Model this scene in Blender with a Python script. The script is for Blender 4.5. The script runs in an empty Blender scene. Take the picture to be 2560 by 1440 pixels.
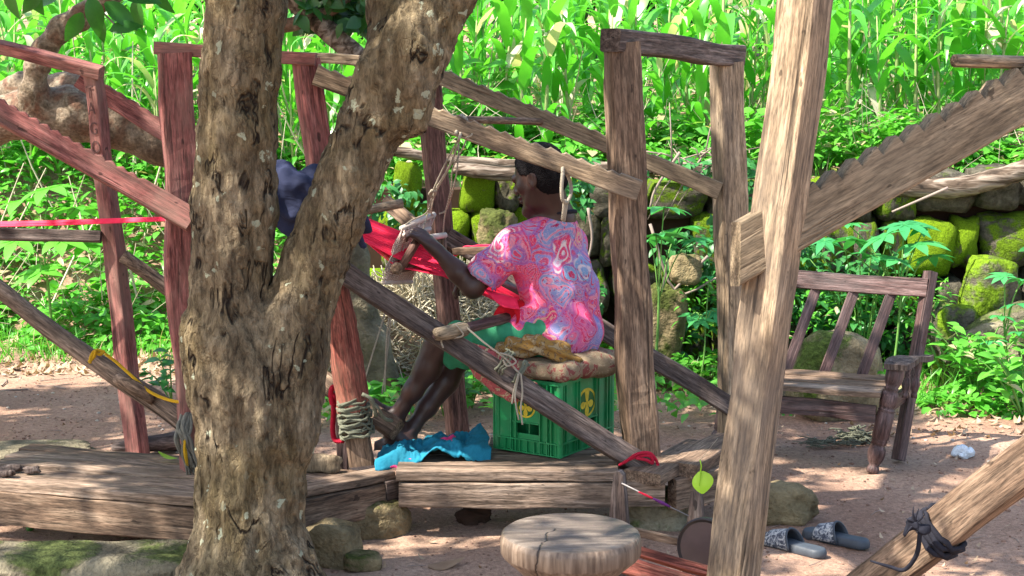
import bpy, math, random
import numpy as np
from mathutils import Vector, Matrix
R = math.radians
S = bpy.context.scene
COL = S.collection
rnd = random.Random(7)
rng = np.random.default_rng(11)

# ------------------------------------------------ camera, sky, sun, exposure
PITCH = R(7.9); FPX = 4000.0; CAMZ = 1.7
cam_d = bpy.data.cameras.new('camera'); cam = bpy.data.objects.new('camera', cam_d); COL.objects.link(cam)
cam.location = (0, 0, CAMZ); cam.rotation_euler = (R(90) - PITCH, 0, 0)
cam_d.sensor_width = 36; cam_d.lens = FPX / 2560 * 36
cam_d.clip_start = 0.05; cam_d.clip_end = 500
S.camera = cam
SUN_EL, SUN_AZ = R(53), R(248)          # azimuth clockwise from +Y: the sun stands high on the left, a little behind the camera
wd = bpy.data.worlds.new('World'); S.world = wd; wd.use_nodes = True
_n = wd.node_tree.nodes; _n.clear()
_sk = _n.new('ShaderNodeTexSky'); _sk.sky_type = 'NISHITA'; _sk.sun_disc = False
_sk.sun_elevation = SUN_EL; _sk.sun_rotation = SUN_AZ; _sk.air_density = 1.2; _sk.dust_density = 2.0
_bg = _n.new('ShaderNodeBackground'); _bg.inputs[1].default_value = 0.15
_ou = _n.new('ShaderNodeOutputWorld')
wd.node_tree.links.new(_sk.outputs[0], _bg.inputs[0]); wd.node_tree.links.new(_bg.outputs[0], _ou.inputs[0])
sun_d = bpy.data.lights.new('sun', 'SUN'); sun = bpy.data.objects.new('sun', sun_d); COL.objects.link(sun)
sun_d.energy = 5.0; sun_d.angle = R(0.6); sun_d.color = (1.0, 0.94, 0.84)
SD = Vector((math.sin(SUN_AZ) * math.cos(SUN_EL), math.cos(SUN_AZ) * math.cos(SUN_EL), math.sin(SUN_EL)))
sun.rotation_euler = SD.to_track_quat('Z', 'Y').to_euler(); sun.location = (0, 0, 20)
S.view_settings.view_transform = 'Standard'; S.view_settings.look = 'None'
S.view_settings.gamma = 1.0; S.view_settings.exposure = 1.45; S.view_settings.use_curve_mapping = False
S.render.engine = 'CYCLES'
S.cycles.max_bounces = 8; S.cycles.diffuse_bounces = 4; S.cycles.transmission_bounces = 4; S.cycles.transparent_max_bounces = 4
S.cycles.use_denoising = True

# ------------------------------------------------ photo measurements to places
FW = Vector((0, math.cos(PITCH), -math.sin(PITCH))); UP = Vector((0, math.sin(PITCH), math.cos(PITCH))); RT = Vector((1, 0, 0))
CAM = Vector((0, 0, CAMZ))
def ray(x, y): return FW + RT * ((x - 1280) / FPX) - UP * ((y - 720) / FPX)
def at(x, y, Y):
    v = ray(x, y); return CAM + v * (Y / v.y)
def onz(x, y, z=0.0):
    v = ray(x, y); return CAM + v * ((z - CAMZ) / v.z)
def mpp(p): return (Vector(p) - CAM).dot(FW) / FPX       # metres per photo pixel at a place

# ------------------------------------------------ noise
def _hash(ix, iy, iz, seed):
    h = (ix.astype(np.int64) * 374761393 + iy.astype(np.int64) * 668265263 + iz.astype(np.int64) * 2147483647 + seed * 974634777) & 0xffffffff
    h = ((h ^ (h >> 13)) * 1274126177) & 0xffffffff
    h = (h ^ (h >> 16)) & 0xffff
    return h / 32767.5 - 1.0
def vnoise(P, seed=0):
    P = np.asarray(P, float); i = np.floor(P); f = P - i; u = f * f * (3 - 2 * f)
    i = i.astype(np.int64); x, y, z = i[:, 0], i[:, 1], i[:, 2]; r = 0
    for dx in (0, 1):
        for dy in (0, 1):
            for dz in (0, 1):
                w = (u[:, 0] if dx else 1 - u[:, 0]) * (u[:, 1] if dy else 1 - u[:, 1]) * (u[:, 2] if dz else 1 - u[:, 2])
                r = r + w * _hash(x + dx, y + dy, z + dz, seed)
    return r
def fbm(P, o=3, seed=0):
    P = np.asarray(P, float); r = 0; a = 1
    for k in range(o):
        r = r + a * vnoise(P * 2 ** k, seed + k * 17); a *= .5
    return r

# ------------------------------------------------ objects
def mesh(name, V, Fc, smooth=True):
    me = bpy.data.meshes.new(name); V = np.asarray(V, float)
    if isinstance(Fc, np.ndarray):
        k = Fc.shape[1]; n = len(Fc)
        me.vertices.add(len(V)); me.vertices.foreach_set('co', V.astype(np.float32).ravel())
        me.loops.add(n * k); me.loops.foreach_set('vertex_index', Fc.astype(np.int32).ravel())
        me.polygons.add(n); me.polygons.foreach_set('loop_start', np.arange(0, n * k, k, dtype=np.int32))
        try: me.polygons.foreach_set('loop_total', np.full(n, k, dtype=np.int32))
        except Exception: pass
        me.update(calc_edges=True); me.validate()
    else:
        me.from_pydata([tuple(v) for v in V], [], [tuple(f) for f in Fc]); me.update()
    me.polygons.foreach_set('use_smooth', np.full(len(me.polygons), smooth))
    return me
def wmat(o):
    m = o.matrix_basis.copy()
    if o.parent: m = wmat(o.parent) @ o.matrix_parent_inverse @ m
    return m
def adopt(o, parent):
    if parent is not None:
        o.parent = parent; o.matrix_parent_inverse = wmat(parent).inverted()
    return o
def link(name, me, mat=None, parent=None, loc=(0, 0, 0), mw=None):
    o = bpy.data.objects.new(name, me); COL.objects.link(o)
    if mat is not None and me is not None and not me.materials: me.materials.append(mat)
    if mw is not None: o.matrix_basis = mw
    else: o.location = loc
    return adopt(o, parent)
def mk(name, V, Fc, mat, parent=None, origin=None, smooth=True):
    V = np.asarray(V, float)
    if origin is None: origin = (V.min(0) + V.max(0)) / 2
    origin = np.array(origin, float)
    return link(name, mesh(name, V - origin, Fc, smooth), mat, parent, loc=tuple(origin))
def tag(o, label=None, cat=None, group=None, kind=None):
    if label: o['label'] = label
    if cat: o['category'] = cat
    if group: o['group'] = group
    if kind: o['kind'] = kind
    return o
def thing(name, label, cat, loc, group=None):
    o = bpy.data.objects.new(name, None); COL.objects.link(o); o.location = loc; o.empty_display_size = .1
    return tag(o, label, cat, group)
def copy_tree(o, parent=None):
    c = o.copy(); COL.objects.link(c)
    if parent is not None: c.parent = parent
    for ch in list(o.children): copy_tree(ch, c)
    return c

class MB:                                        # collects pieces that make one part
    def __init__(s): s.v = []; s.f = []
    def add(s, V, Fc):
        b = len(s.v); s.v += [tuple(v) for v in V]; s.f += [tuple(int(i) + b for i in f) for f in Fc]; return s
    def box(s, c, sz, rz=0, M=None):
        V = [Vector((x * sz[0] / 2, y * sz[1] / 2, z * sz[2] / 2)) for x in (-1, 1) for y in (-1, 1) for z in (-1, 1)]
        m = M if M is not None else Matrix.Rotation(rz, 3, 'Z')
        V = [m @ v + Vector(c) for v in V]
        return s.add(V, [(0, 1, 3, 2), (4, 6, 7, 5), (0, 4, 5, 1), (2, 3, 7, 6), (0, 2, 6, 4), (1, 5, 7, 3)])
    def tube(s, P, r, n=8): return s.add(*tube_geo(P, r, n))
    def build(s, name, mat, parent=None, smooth=False, origin=None): return mk(name, s.v, s.f, mat, parent, origin, smooth)

def smooth_path(P, k=4):
    P = [np.array(p, float) for p in P]
    if len(P) < 3: return P
    Q = [2 * P[0] - P[1]] + P + [2 * P[-1] - P[-2]]; out = []
    for i in range(1, len(Q) - 2):
        a, b, c, d = Q[i - 1:i + 3]
        for j in range(k):
            t = j / k
            out.append(.5 * ((2 * b) + (c - a) * t + (2 * a - 5 * b + 4 * c - d) * t * t + (3 * b - a - 3 * c + d) * t ** 3))
    return out + [P[-1]]
def tube_geo(P, r, n=8, wob=0, seed=0, cap=True):
    P = [Vector(p) for p in P]; m = len(P)
    rr = np.interp(np.linspace(0, 1, m), np.linspace(0, 1, len(r)), r) if hasattr(r, '__len__') else [r] * m
    V = []; Fc = []; ref = None
    for i in range(m):
        t = (P[min(i + 1, m - 1)] - P[max(i - 1, 0)]).normalized()
        if ref is None: ref = t.orthogonal().normalized()
        ref = (ref - t * ref.dot(t)); ref = ref.normalized() if ref.length > 1e-6 else t.orthogonal().normalized()
        b = t.cross(ref)
        for j in range(n):
            a = 2 * math.pi * j / n; V.append(P[i] + (ref * math.cos(a) + b * math.sin(a)) * rr[i])
    for i in range(m - 1):
        for j in range(n):
            Fc.append((i * n + j, i * n + (j + 1) % n, (i + 1) * n + (j + 1) % n, (i + 1) * n + j))
    if cap:
        Fc.append(tuple(reversed(range(n)))); Fc.append(tuple(range((m - 1) * n, m * n)))
    V = np.array([tuple(v) for v in V])
    if wob:
        c = np.repeat(np.array([tuple(p) for p in P]), n, 0); d = V - c
        V = c + d * (1 + wob * fbm(V * 14 + seed, 3, seed))[:, None]
    return V, Fc
def tube(name, P, r, mat, parent=None, n=8, sm=4, wob=0, seed=0):
    if sm > 1: P = smooth_path(P, sm)
    V, Fc = tube_geo(P, r, n, wob, seed); a, b = Vector(P[0]), Vector(P[-1])       # local Z follows the piece so its grain does too
    M = (b - a).to_track_quat('Z', 'Y').to_matrix(); V = (V - np.array(a)) @ np.array(M); M4 = M.to_4x4(); M4.translation = a
    return link(name, mesh(name, V, Fc), mat, parent, mw=M4)
def lathe(name, prof, mat, parent=None, loc=(0, 0, 0), n=24, M=None, wob=0, seed=0, smooth=True):
    V = []; Fc = []
    for (r, z) in prof:
        for j in range(n):
            a = 2 * math.pi * j / n; V.append((r * math.cos(a), r * math.sin(a), z))
    for i in range(len(prof) - 1):
        for j in range(n): Fc.append((i * n + j, i * n + (j + 1) % n, (i + 1) * n + (j + 1) % n, (i + 1) * n + j))
    Fc.append(tuple(reversed(range(n)))); Fc.append(tuple(range((len(prof) - 1) * n, len(prof) * n)))
    V = np.array(V)
    if wob: V = V * (1 + wob * fbm(V * 9, 3, seed)[:, None] * np.array([1, 1, .3]))
    me = mesh(name, V, Fc, smooth); mw = Matrix.Translation(loc) @ (M.to_4x4() if M is not None else Matrix())
    return link(name, me, mat, parent, mw=mw)

def beam(name, p0, p1, w, h, mat, parent=None, hint=(0, -1, 0), seed=None, wob=.004, segs=18, top=None, taper=1.0, bev=.12, twist=0, bow=0, shear=0):
    """sawn timber from p0 to p1: w across the hint-facing side, h is its depth along the hint; top(s) lowers the w+ edge (notches)"""
    p0, p1 = Vector(p0), Vector(p1); L = (p1 - p0).length; z = (p1 - p0) / L
    hv = Vector(hint); y = (hv - z * hv.dot(z)).normalized(); x = y.cross(z)
    if seed is None: seed = rnd.randrange(999)
    c = min(w, h) * bev; ring = []
    for sx, sy in ((1, 1), (-1, 1), (-1, -1), (1, -1)):
        a = [(sx * (w / 2 - c), sy * h / 2), (sx * (w / 2 - c * .3), sy * (h / 2 - c * .3)), (sx * w / 2, sy * (h / 2 - c))]
        if sx * sy < 0: a = a[::-1]
        ring += a if sx * sy > 0 else a
    # order counter-clockwise
    ring = sorted(ring, key=lambda p: math.atan2(p[1] / h, p[0] / w)); n = len(ring)
    zs = np.linspace(0, L, segs + 1); V = []
    for i, q in enumerate(zs):
        s = q / L; k = 1 + (taper - 1) * s; tw = twist * (s - .5)
        for (a, b) in ring:
            a2, b2 = a * k, b * k
            if top is not None and a > 0: a2 -= top(s) * (a / (w / 2))
            ca, sa = math.cos(tw), math.sin(tw)
            V.append((a2 * ca - b2 * sa + bow * math.sin(math.pi * s), a2 * sa + b2 * ca, q))
    V = np.array(V); nz = np.stack([fbm(V * [9, 9, 3] + seed, 3, seed), fbm(V * [9, 9, 3] + seed + 50, 3, seed + 5), .5 * fbm(V * 9 + seed, 2, seed + 9)], 1)
    lf = np.stack([fbm(np.stack([V[:, 2] * 2.6 + seed, 0 * V[:, 2], 0 * V[:, 2]], 1), 2, seed + 3), fbm(np.stack([V[:, 2] * 2.6 + seed, 0 * V[:, 2] + 9, 0 * V[:, 2]], 1), 2, seed + 4), 0 * V[:, 2]], 1)
    V[:, 2] += V[:, 0] * shear * np.clip(1 - V[:, 2] / .25, 0, 1)
    V = V + nz * wob * 1.25 + lf * wob * 1.1
    Fc = [(i * n + j, i * n + (j + 1) % n, (i + 1) * n + (j + 1) % n, (i + 1) * n + j) for i in range(segs) for j in range(n)]
    Fc += [tuple(reversed(range(n))), tuple(range(segs * n, (segs + 1) * n))]
    me = mesh(name, V, Fc, False)
    M3 = Matrix((x, y, z)).transposed().to_4x4(); M3.translation = p0
    return link(name, me, mat, parent, mw=M3)

# ------------------------------------------------ signed-distance modelling: one continuous skin
class Field:
    def __init__(s, lo, hi, h):
        s.lo = np.array(lo, float); s.h = h; s.n = np.ceil((np.array(hi) - s.lo) / h).astype(int) + 1
        s.d = np.full(tuple(s.n), 1.0, np.float32)
        s.ax = [s.lo[i] + h * np.arange(s.n[i]) for i in range(3)]
    def _reg(s, lo, hi):
        a = np.clip(np.floor((lo - s.lo) / s.h).astype(int), 0, s.n); b = np.clip(np.ceil((hi - s.lo) / s.h).astype(int) + 1, 0, s.n)
        if (b <= a).any(): return None, None
        sl = tuple(slice(a[i], b[i]) for i in range(3))
        X, Y, Z = np.meshgrid(*[s.ax[i][sl[i]] for i in range(3)], indexing='ij')
        return sl, (X, Y, Z)
    def _comb(s, sl, d, k, sub):
        o = s.d[sl]
        if sub:
            d = -d; hh = np.clip(.5 - .5 * (o - d) / max(k, 1e-6), 0, 1); s.d[sl] = o * (1 - hh) + d * hh + k * hh * (1 - hh)
        else:
            hh = np.clip(.5 + .5 * (o - d) / max(k, 1e-6), 0, 1); s.d[sl] = o * (1 - hh) + d * hh - k * hh * (1 - hh)
    def cap(s, a, b, ra, rb=None, k=.02, sub=False, sq=None):
        rb = ra if rb is None else rb; a = np.array(a, float); b = np.array(b, float); m = max(ra, rb) * (max(sq) if sq else 1) + k + 3 * s.h
        sl, g = s._reg(np.minimum(a, b) - m, np.maximum(a, b) + m)
        if sl is None: return s
        ba = b - a; L = max(ba.dot(ba), 1e-9)
        px, py, pz = g[0] - a[0], g[1] - a[1], g[2] - a[2]
        t = np.clip((px * ba[0] + py * ba[1] + pz * ba[2]) / L, 0, 1)
        d = np.sqrt((px - t * ba[0]) ** 2 + (py - t * ba[1]) ** 2 + (pz - t * ba[2]) ** 2) - (ra + (rb - ra) * t)
        s._comb(sl, d.astype(np.float32), k, sub); return s
    def chain(s, P, rr, k=.02, sub=False):
        for i in range(len(P) - 1): s.cap(P[i], P[i + 1], rr[i], rr[i + 1], k, sub)
        return s
    def ell(s, c, r, Mx=None, k=.02, sub=False):
        c = np.array(c, float); r = np.array(r, float); m = r.max() + k + 3 * s.h
        sl, g = s._reg(c - m, c + m)
        if sl is None: return s
        Mx = np.eye(3) if Mx is None else np.array(Mx)     # columns are the axes
        q = [g[i] - c[i] for i in range(3)]
        l = [(q[0] * Mx[0, j] + q[1] * Mx[1, j] + q[2] * Mx[2, j]) for j in range(3)]
        k0 = np.sqrt(sum((l[j] / r[j]) ** 2 for j in range(3))); k1 = np.sqrt(sum((l[j] / r[j] ** 2) ** 2 for j in range(3))) + 1e-9
        s._comb(sl, (k0 * (k0 - 1) / k1).astype(np.float32), k, sub); return s
    def box(s, c, hs, Mx=None, rad=.01, k=.02, sub=False):
        c = np.array(c, float); hs = np.array(hs, float); m = np.linalg.norm(hs) + rad + k + 3 * s.h
        sl, g = s._reg(c - m, c + m)
        if sl is None: return s
        Mx = np.eye(3) if Mx is None else np.array(Mx)
        q = [g[i] - c[i] for i in range(3)]
        l = [np.abs(q[0] * Mx[0, j] + q[1] * Mx[1, j] + q[2] * Mx[2, j]) - hs[j] + rad for j in range(3)]
        d = np.sqrt(sum(np.maximum(t, 0) ** 2 for t in l)) + np.minimum(np.maximum(np.maximum(l[0], l[1]), l[2]), 0) - rad
        s._comb(sl, d.astype(np.float32), k, sub); return s
    def plane(s, p, nrm, sub=True):              # cut away the side the normal points to
        p = np.array(p); nrm = np.array(nrm) / np.linalg.norm(nrm)
        X, Y, Z = np.meshgrid(*s.ax, indexing='ij')
        d = (X - p[0]) * nrm[0] + (Y - p[1]) * nrm[1] + (Z - p[2]) * nrm[2]
        s.d = np.maximum(s.d, d.astype(np.float32)); return s
    def nets(s):
        d = s.d; ins = d < 0; nx, ny, nz = d.shape
        c = np.zeros((nx - 1, ny - 1, nz - 1), np.int8)
        for i in (0, 1):
            for j in (0, 1):
                for k in (0, 1): c += ins[i:nx - 1 + i, j:ny - 1 + j, k:nz - 1 + k]
        act = (c > 0) & (c < 8); ids = np.argwhere(act); N = len(ids)
        idx = np.full(act.shape, -1, np.int64); idx[act] = np.arange(N)
        sm = np.zeros((N, 3)); cn = np.zeros(N)
        for axis in range(3):
            o = [a for a in range(3) if a != axis]
            for u in (0, 1):
                for v in (0, 1):
                    a = ids.copy(); a[:, o[0]] += u; a[:, o[1]] += v; b = a.copy(); b[:, axis] += 1
                    da = d[a[:, 0], a[:, 1], a[:, 2]]; db = d[b[:, 0], b[:, 1], b[:, 2]]; x = (da < 0) != (db < 0)
                    t = np.where(x, da / np.where(x, da - db, 1), 0)
                    p = a.astype(float); p[:, axis] += t; sm += p * x[:, None]; cn += x
        V = s.lo + s.h * sm / np.maximum(cn, 1)[:, None]; Q = []
        for axis in range(3):
            o = [a for a in range(3) if a != axis]
            A = [slice(None)] * 3; A[axis] = slice(0, -1); B = [slice(None)] * 3; B[axis] = slice(1, None)
            ia, ib = ins[tuple(A)], ins[tuple(B)]; e = np.argwhere(ia != ib)
            e = e[(e[:, o[0]] > 0) & (e[:, o[1]] > 0) & (e[:, o[0]] < d.shape[o[0]] - 1) & (e[:, o[1]] < d.shape[o[1]] - 1)]
            if not len(e): continue
            fl = ia[e[:, 0], e[:, 1], e[:, 2]]
            def g(u, v):
                q = e.copy(); q[:, o[0]] -= u; q[:, o[1]] -= v; return idx[q[:, 0], q[:, 1], q[:, 2]]
            quad = np.stack([g(1, 1), g(0, 1), g(0, 0), g(1, 0)], 1)
            if axis == 1: fl = ~fl
            quad[~fl] = quad[~fl][:, ::-1]; Q.append(quad)
        Q = np.concatenate(Q); Q = Q[(Q >= 0).all(1)]; u, inv = np.unique(Q, return_inverse=True)
        return V[u], inv.reshape(Q.shape)
    def obj(s, name, mat, parent=None, disp=None, relax=1):
        V, Q = s.nets()
        for _ in range(relax):
            a = np.zeros_like(V); n = np.zeros(len(V))
            for i in range(4):
                j = (i + 1) % 4; np.add.at(a, Q[:, i], V[Q[:, j]]); np.add.at(n, Q[:, i], 1); np.add.at(a, Q[:, j], V[Q[:, i]]); np.add.at(n, Q[:, j], 1)
            V = V * .5 + .5 * a / np.maximum(n, 1)[:, None]
        if disp is not None:
            e1 = V[Q[:, 2]] - V[Q[:, 0]]; e2 = V[Q[:, 3]] - V[Q[:, 1]]; fn = np.cross(e1, e2); N = np.zeros_like(V)
            for i in range(4): np.add.at(N, Q[:, i], fn)
            N /= np.linalg.norm(N, axis=1)[:, None] + 1e-12
            V = V + N * disp(V, N)[:, None]
        return mk(name, V, Q, mat, parent)

# ------------------------------------------------ leaves
def blade(n, L, wf, droop, fold=.25, wav=0, curl=0):
    """leaf along +y, normal +z; wf(t) half width"""
    V = []; Fc = []
    y = z = 0.0; a = 0.0; st = L / n
    for i in range(n + 1):
        t = i / n; w = wf(t)
        lift = fold * w + wav * w * math.sin(t * 17)
        V += [(-w, y, z + lift), (0, y, z), (w, y, z + fold * w - wav * w * math.sin(t * 17 + 1))]
        a = droop(t) if callable(droop) else droop * t
        y += st * math.cos(a); z += st * math.sin(a)
    for i in range(n):
        b = 3 * i; Fc += [(b, b + 1, b + 4, b + 3), (b + 1, b + 2, b + 5, b + 4)]
    return np.array(V), np.array(Fc)
def ovate(L=1, W=.5, n=5, droop=-.5, fold=.25): return blade(n, L, lambda t: W / 2 * math.sin(math.pi * min(1, t * .96 + .02) ** .75) + .002, droop, fold)
def merge(geos):
    V = []; Fc = []; b = 0
    for v, f in geos: V.append(v); Fc.append(np.asarray(f) + b); b += len(v)
    return np.concatenate(V), np.concatenate(Fc)
def palmate(nl=7, L=1, W=.26, spread=2.3):
    gs = []
    for i in range(nl):
        t = (i / (nl - 1) - .5); a = t * 2 * spread; l = L * (1 - .38 * abs(t) * 2)
        v, f = blade(5, l, lambda q: W / 2 * math.sin(math.pi * min(1, .05 + q * .95) ** .9) + .002, -.6, .15)
        c, s_ = math.cos(a), math.sin(a); v = np.stack([v[:, 0] * c + v[:, 1] * s_, -v[:, 0] * s_ + v[:, 1] * c, v[:, 2] - .0], 1); gs.append((v, f))
    return merge(gs)
def frames(d, up):
    d = d / (np.linalg.norm(d, axis=1)[:, None] + 1e-9); x = np.cross(d, up); x /= np.linalg.norm(x, axis=1)[:, None] + 1e-9
    return np.stack([x, d, np.cross(x, d)], 2)
def scatter_geo(base, P, M, sc):
    v, f = base; N = len(P); P = np.asarray(P, float)
    V = np.einsum('nij,kj->nki', M, v) * (sc[:, None, None] if sc.ndim == 1 else sc[:, None, :]) + P[:, None, :]
    Fc = (f[None] + (np.arange(N) * len(v))[:, None, None])
    return V.reshape(-1, 3), Fc.reshape(-1, f.shape[1]), np.repeat(np.arange(N), len(v))
def scatter(name, parts, mat, parent=None, smooth=True, origin=None):
    """parts: list of (base, P, M, scale); writes a per-leaf random attribute"""
    Vs, Fs, Rs = [], [], []; b = 0
    for base, P, M, sc in parts:
        V, Fc, ids = scatter_geo(base, P, M, sc); Vs.append(V); Fs.append(Fc + b); b += len(V)
        Rs.append(rng.random(len(P))[ids])
    V = np.concatenate(Vs); Fc = np.concatenate(Fs); r = np.concatenate(Rs)
    o = mk(name, V, Fc, mat, parent, origin, smooth)
    at_ = o.data.attributes.new('rnd', 'FLOAT', 'POINT'); at_.data.foreach_set('value', r.astype(np.float32))
    return o

# ------------------------------------------------ materials
class Mt:
    def __init__(s, name, rough=.8, spec=.3):
        s.m = bpy.data.materials.new(name); s.m.use_nodes = True; s.N = s.m.node_tree.nodes; s.L = s.m.node_tree.links
        s.b = s.N['Principled BSDF']; s.out = s.N['Material Output']; s.b.inputs['Roughness'].default_value = rough
        s.b.inputs['Specular IOR Level'].default_value = spec; s._co = None
    def n(s, t, **kw):
        o = s.N.new('ShaderNode' + t)
        for k, v in kw.items(): setattr(o, k, v)
        return o
    def put(s, sock, v):
        if isinstance(v, bpy.types.NodeSocket): s.L.new(v, sock)
        elif v is not None:
            if hasattr(sock.default_value, '__len__') and not isinstance(v, str):
                v = tuple(v); v = v + (1,) * (len(sock.default_value) - len(v))
            sock.default_value = v
    def co(s, sc=(1, 1, 1), rand=True, src='Object'):
        c = s.n('TexCoord').outputs[src]
        mp = s.n('Mapping'); mp.inputs['Scale'].default_value = sc; s.L.new(c, mp.inputs['Vector'])
        if rand:
            oi = s.n('ObjectInfo'); mu = s.n('Math', operation='MULTIPLY'); s.L.new(oi.outputs['Random'], mu.inputs[0]); mu.inputs[1].default_value = 37.0
            cb = s.n('CombineXYZ'); [s.L.new(mu.outputs[0], cb.inputs[i]) for i in range(3)]
            s.L.new(cb.outputs[0], mp.inputs['Location'])
        return mp.outputs[0]
    def noise(s, v, scale, detail=6, dist=0, rough=.55, out=0):
        o = s.n('TexNoise'); s.put(o.inputs['Vector'], v); o.inputs['Scale'].default_value = scale; o.inputs['Detail'].default_value = detail
        o.inputs['Distortion'].default_value = dist; o.inputs['Roughness'].default_value = rough; return o.outputs[out]
    def vor(s, v, scale, feature='F1', out='Distance', rnd_=1):
        o = s.n('TexVoronoi', feature=feature); s.put(o.inputs['Vector'], v); o.inputs['Scale'].default_value = scale; o.inputs['Randomness'].default_value = rnd_
        return o.outputs[out]
    def ramp(s, f, stops, interp='LINEAR'):
        o = s.n('ValToRGB'); s.L.new(f, o.inputs[0]); e = o.color_ramp.elements; o.color_ramp.interpolation = interp
        while len(e) < len(stops): e.new(.5)
        for i, (p, c) in enumerate(stops):
            e[i].position = p; c = (c, c, c) if not hasattr(c, '__len__') else c; e[i].color = tuple(c)[:3] + (1,)
        return o.outputs[0]
    def mix(s, f, a, b, mode='MIX'):
        o = s.n('MixRGB', blend_type=mode); s.put(o.inputs[0], f); s.put(o.inputs[1], a); s.put(o.inputs[2], b); return o.outputs[0]
    def math(s, op, a, b=None):
        o = s.n('Math', operation=op); s.put(o.inputs[0], a); s.put(o.inputs[1], b); return o.outputs[0]
    def bump(s, h, st=.5, dist=.01, nrm=None):
        o = s.n('Bump'); s.L.new(h, o.inputs['Height']); o.inputs['Strength'].default_value = st; o.inputs['Distance'].default_value = dist
        if nrm: s.L.new(nrm, o.inputs['Normal'])
        s.L.new(o.outputs[0], s.b.inputs['Normal']); return o.outputs[0]
    def col(s, c): s.put(s.b.inputs['Base Color'], c); return s
def c_(*a): return tuple(a)
def flat(name, col, rough=.7, spec=.3, var=.25, sc=20, bump=.2):
    m = Mt(name, rough, spec); v = m.co(); n = m.noise(v, sc, 6)
    m.col(m.mix(1, col, m.ramp(n, [(.25, 1 - var), (.75, 1 + var * .3)]), 'MULTIPLY'))
    if bump: m.bump(n, bump, .004)
    return m.m
def wood(name, cols, stain=None, amt=.5, rough=.78, gs=1.0, bump=.6, crack=.6, edge=None):
    m = Mt(name, rough, .25); v = m.co((22 * gs, 22 * gs, 1.9)); wv = m.co((80, 80, 5)); iso = m.co((1, 1, .6))
    g = m.noise(v, 1.6, 8, .8, .6); f = m.noise(wv, 1.4, 4, .2)
    d = cols[0]; mid = cols[1]; l = cols[2]
    c = m.ramp(g, [(.25, d), (.48, mid), (.72, l)])
    c = m.mix(.85, c, m.ramp(f, [(.30, .38), (.6, 1.18)]), 'MULTIPLY')
    pt = m.noise(m.co((6, 6, 2)), 2.2, 7, 1.0, .7); c = m.mix(.5, c, m.ramp(pt, [(.34, .45), (.5, .95), (.68, 1.25)]), 'MULTIPLY')
    ff = m.noise(m.co((210, 210, 26)), 1.0, 3, .3, .6); c = m.mix(.75, c, m.ramp(ff, [(.36, .45), (.5, 1), (.64, 1.3)]), 'MULTIPLY')
    cr = m.noise(m.co((30, 30, .9)), 1.1, 3, .5); crk = m.ramp(cr, [(.0, 0), (.33, 0), (.365, 1)])
    c = m.mix(crack, c, m.mix(1, c, crk, 'MULTIPLY'), 'MIX')
    big = m.noise(iso, 5, 5, .4)
    c = m.mix(m.ramp(big, [(.42, 0), (.68, amt)]), c, stain if stain else tuple(x * .45 for x in d))
    sp = m.noise(m.co((10, 10, 5)), 3.5, 2); c = m.mix(m.ramp(sp, [(.69, 0), (.74, .7)]), c, tuple(x * .25 for x in d))
    m.col(c)
    h = m.math('ADD', m.math('MULTIPLY', g, .6), m.math('MULTIPLY', f, .35)); h = m.math('ADD', h, m.math('MULTIPLY', crk, .8)); h = m.math('ADD', h, m.math('MULTIPLY', ff, .3))
    m.bump(h, bump, .009); return m.m
def foliage(name, c1, c2, trans=.35, rough=.45, dry=None, dryamt=0.0, spec=.4):
    m = Mt(name, rough, spec); a = m.n('Attribute', attribute_name='rnd'); oi = m.n('ObjectInfo')
    r = m.math('FRACT', m.math('ADD', a.outputs['Fac'], oi.outputs['Random']))
    n = m.noise(m.co((1, 1, 1)), 14, 3)
    c = m.mix(m.math('MULTIPLY', m.math('ADD', r, n), .55), c1, c2)
    if dry: c = m.mix(m.ramp(m.math('FRACT', m.math('MULTIPLY', r, 7.3)), [(1 - dryamt - .02, 0), (1 - dryamt, 1)]), c, dry)
    m.col(c); t = m.n('BsdfTranslucent'); tc = m.mix(1, c, (1.15, 1.25, .6), 'MULTIPLY'); m.L.new(tc, t.inputs[0])
    mx = m.n('MixShader'); mx.inputs[0].default_value = trans; m.L.new(m.b.outputs[0], mx.inputs[1]); m.L.new(t.outputs[0], mx.inputs[2])
    m.L.new(mx.outputs[0], m.out.inputs[0]); return m.m

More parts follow.
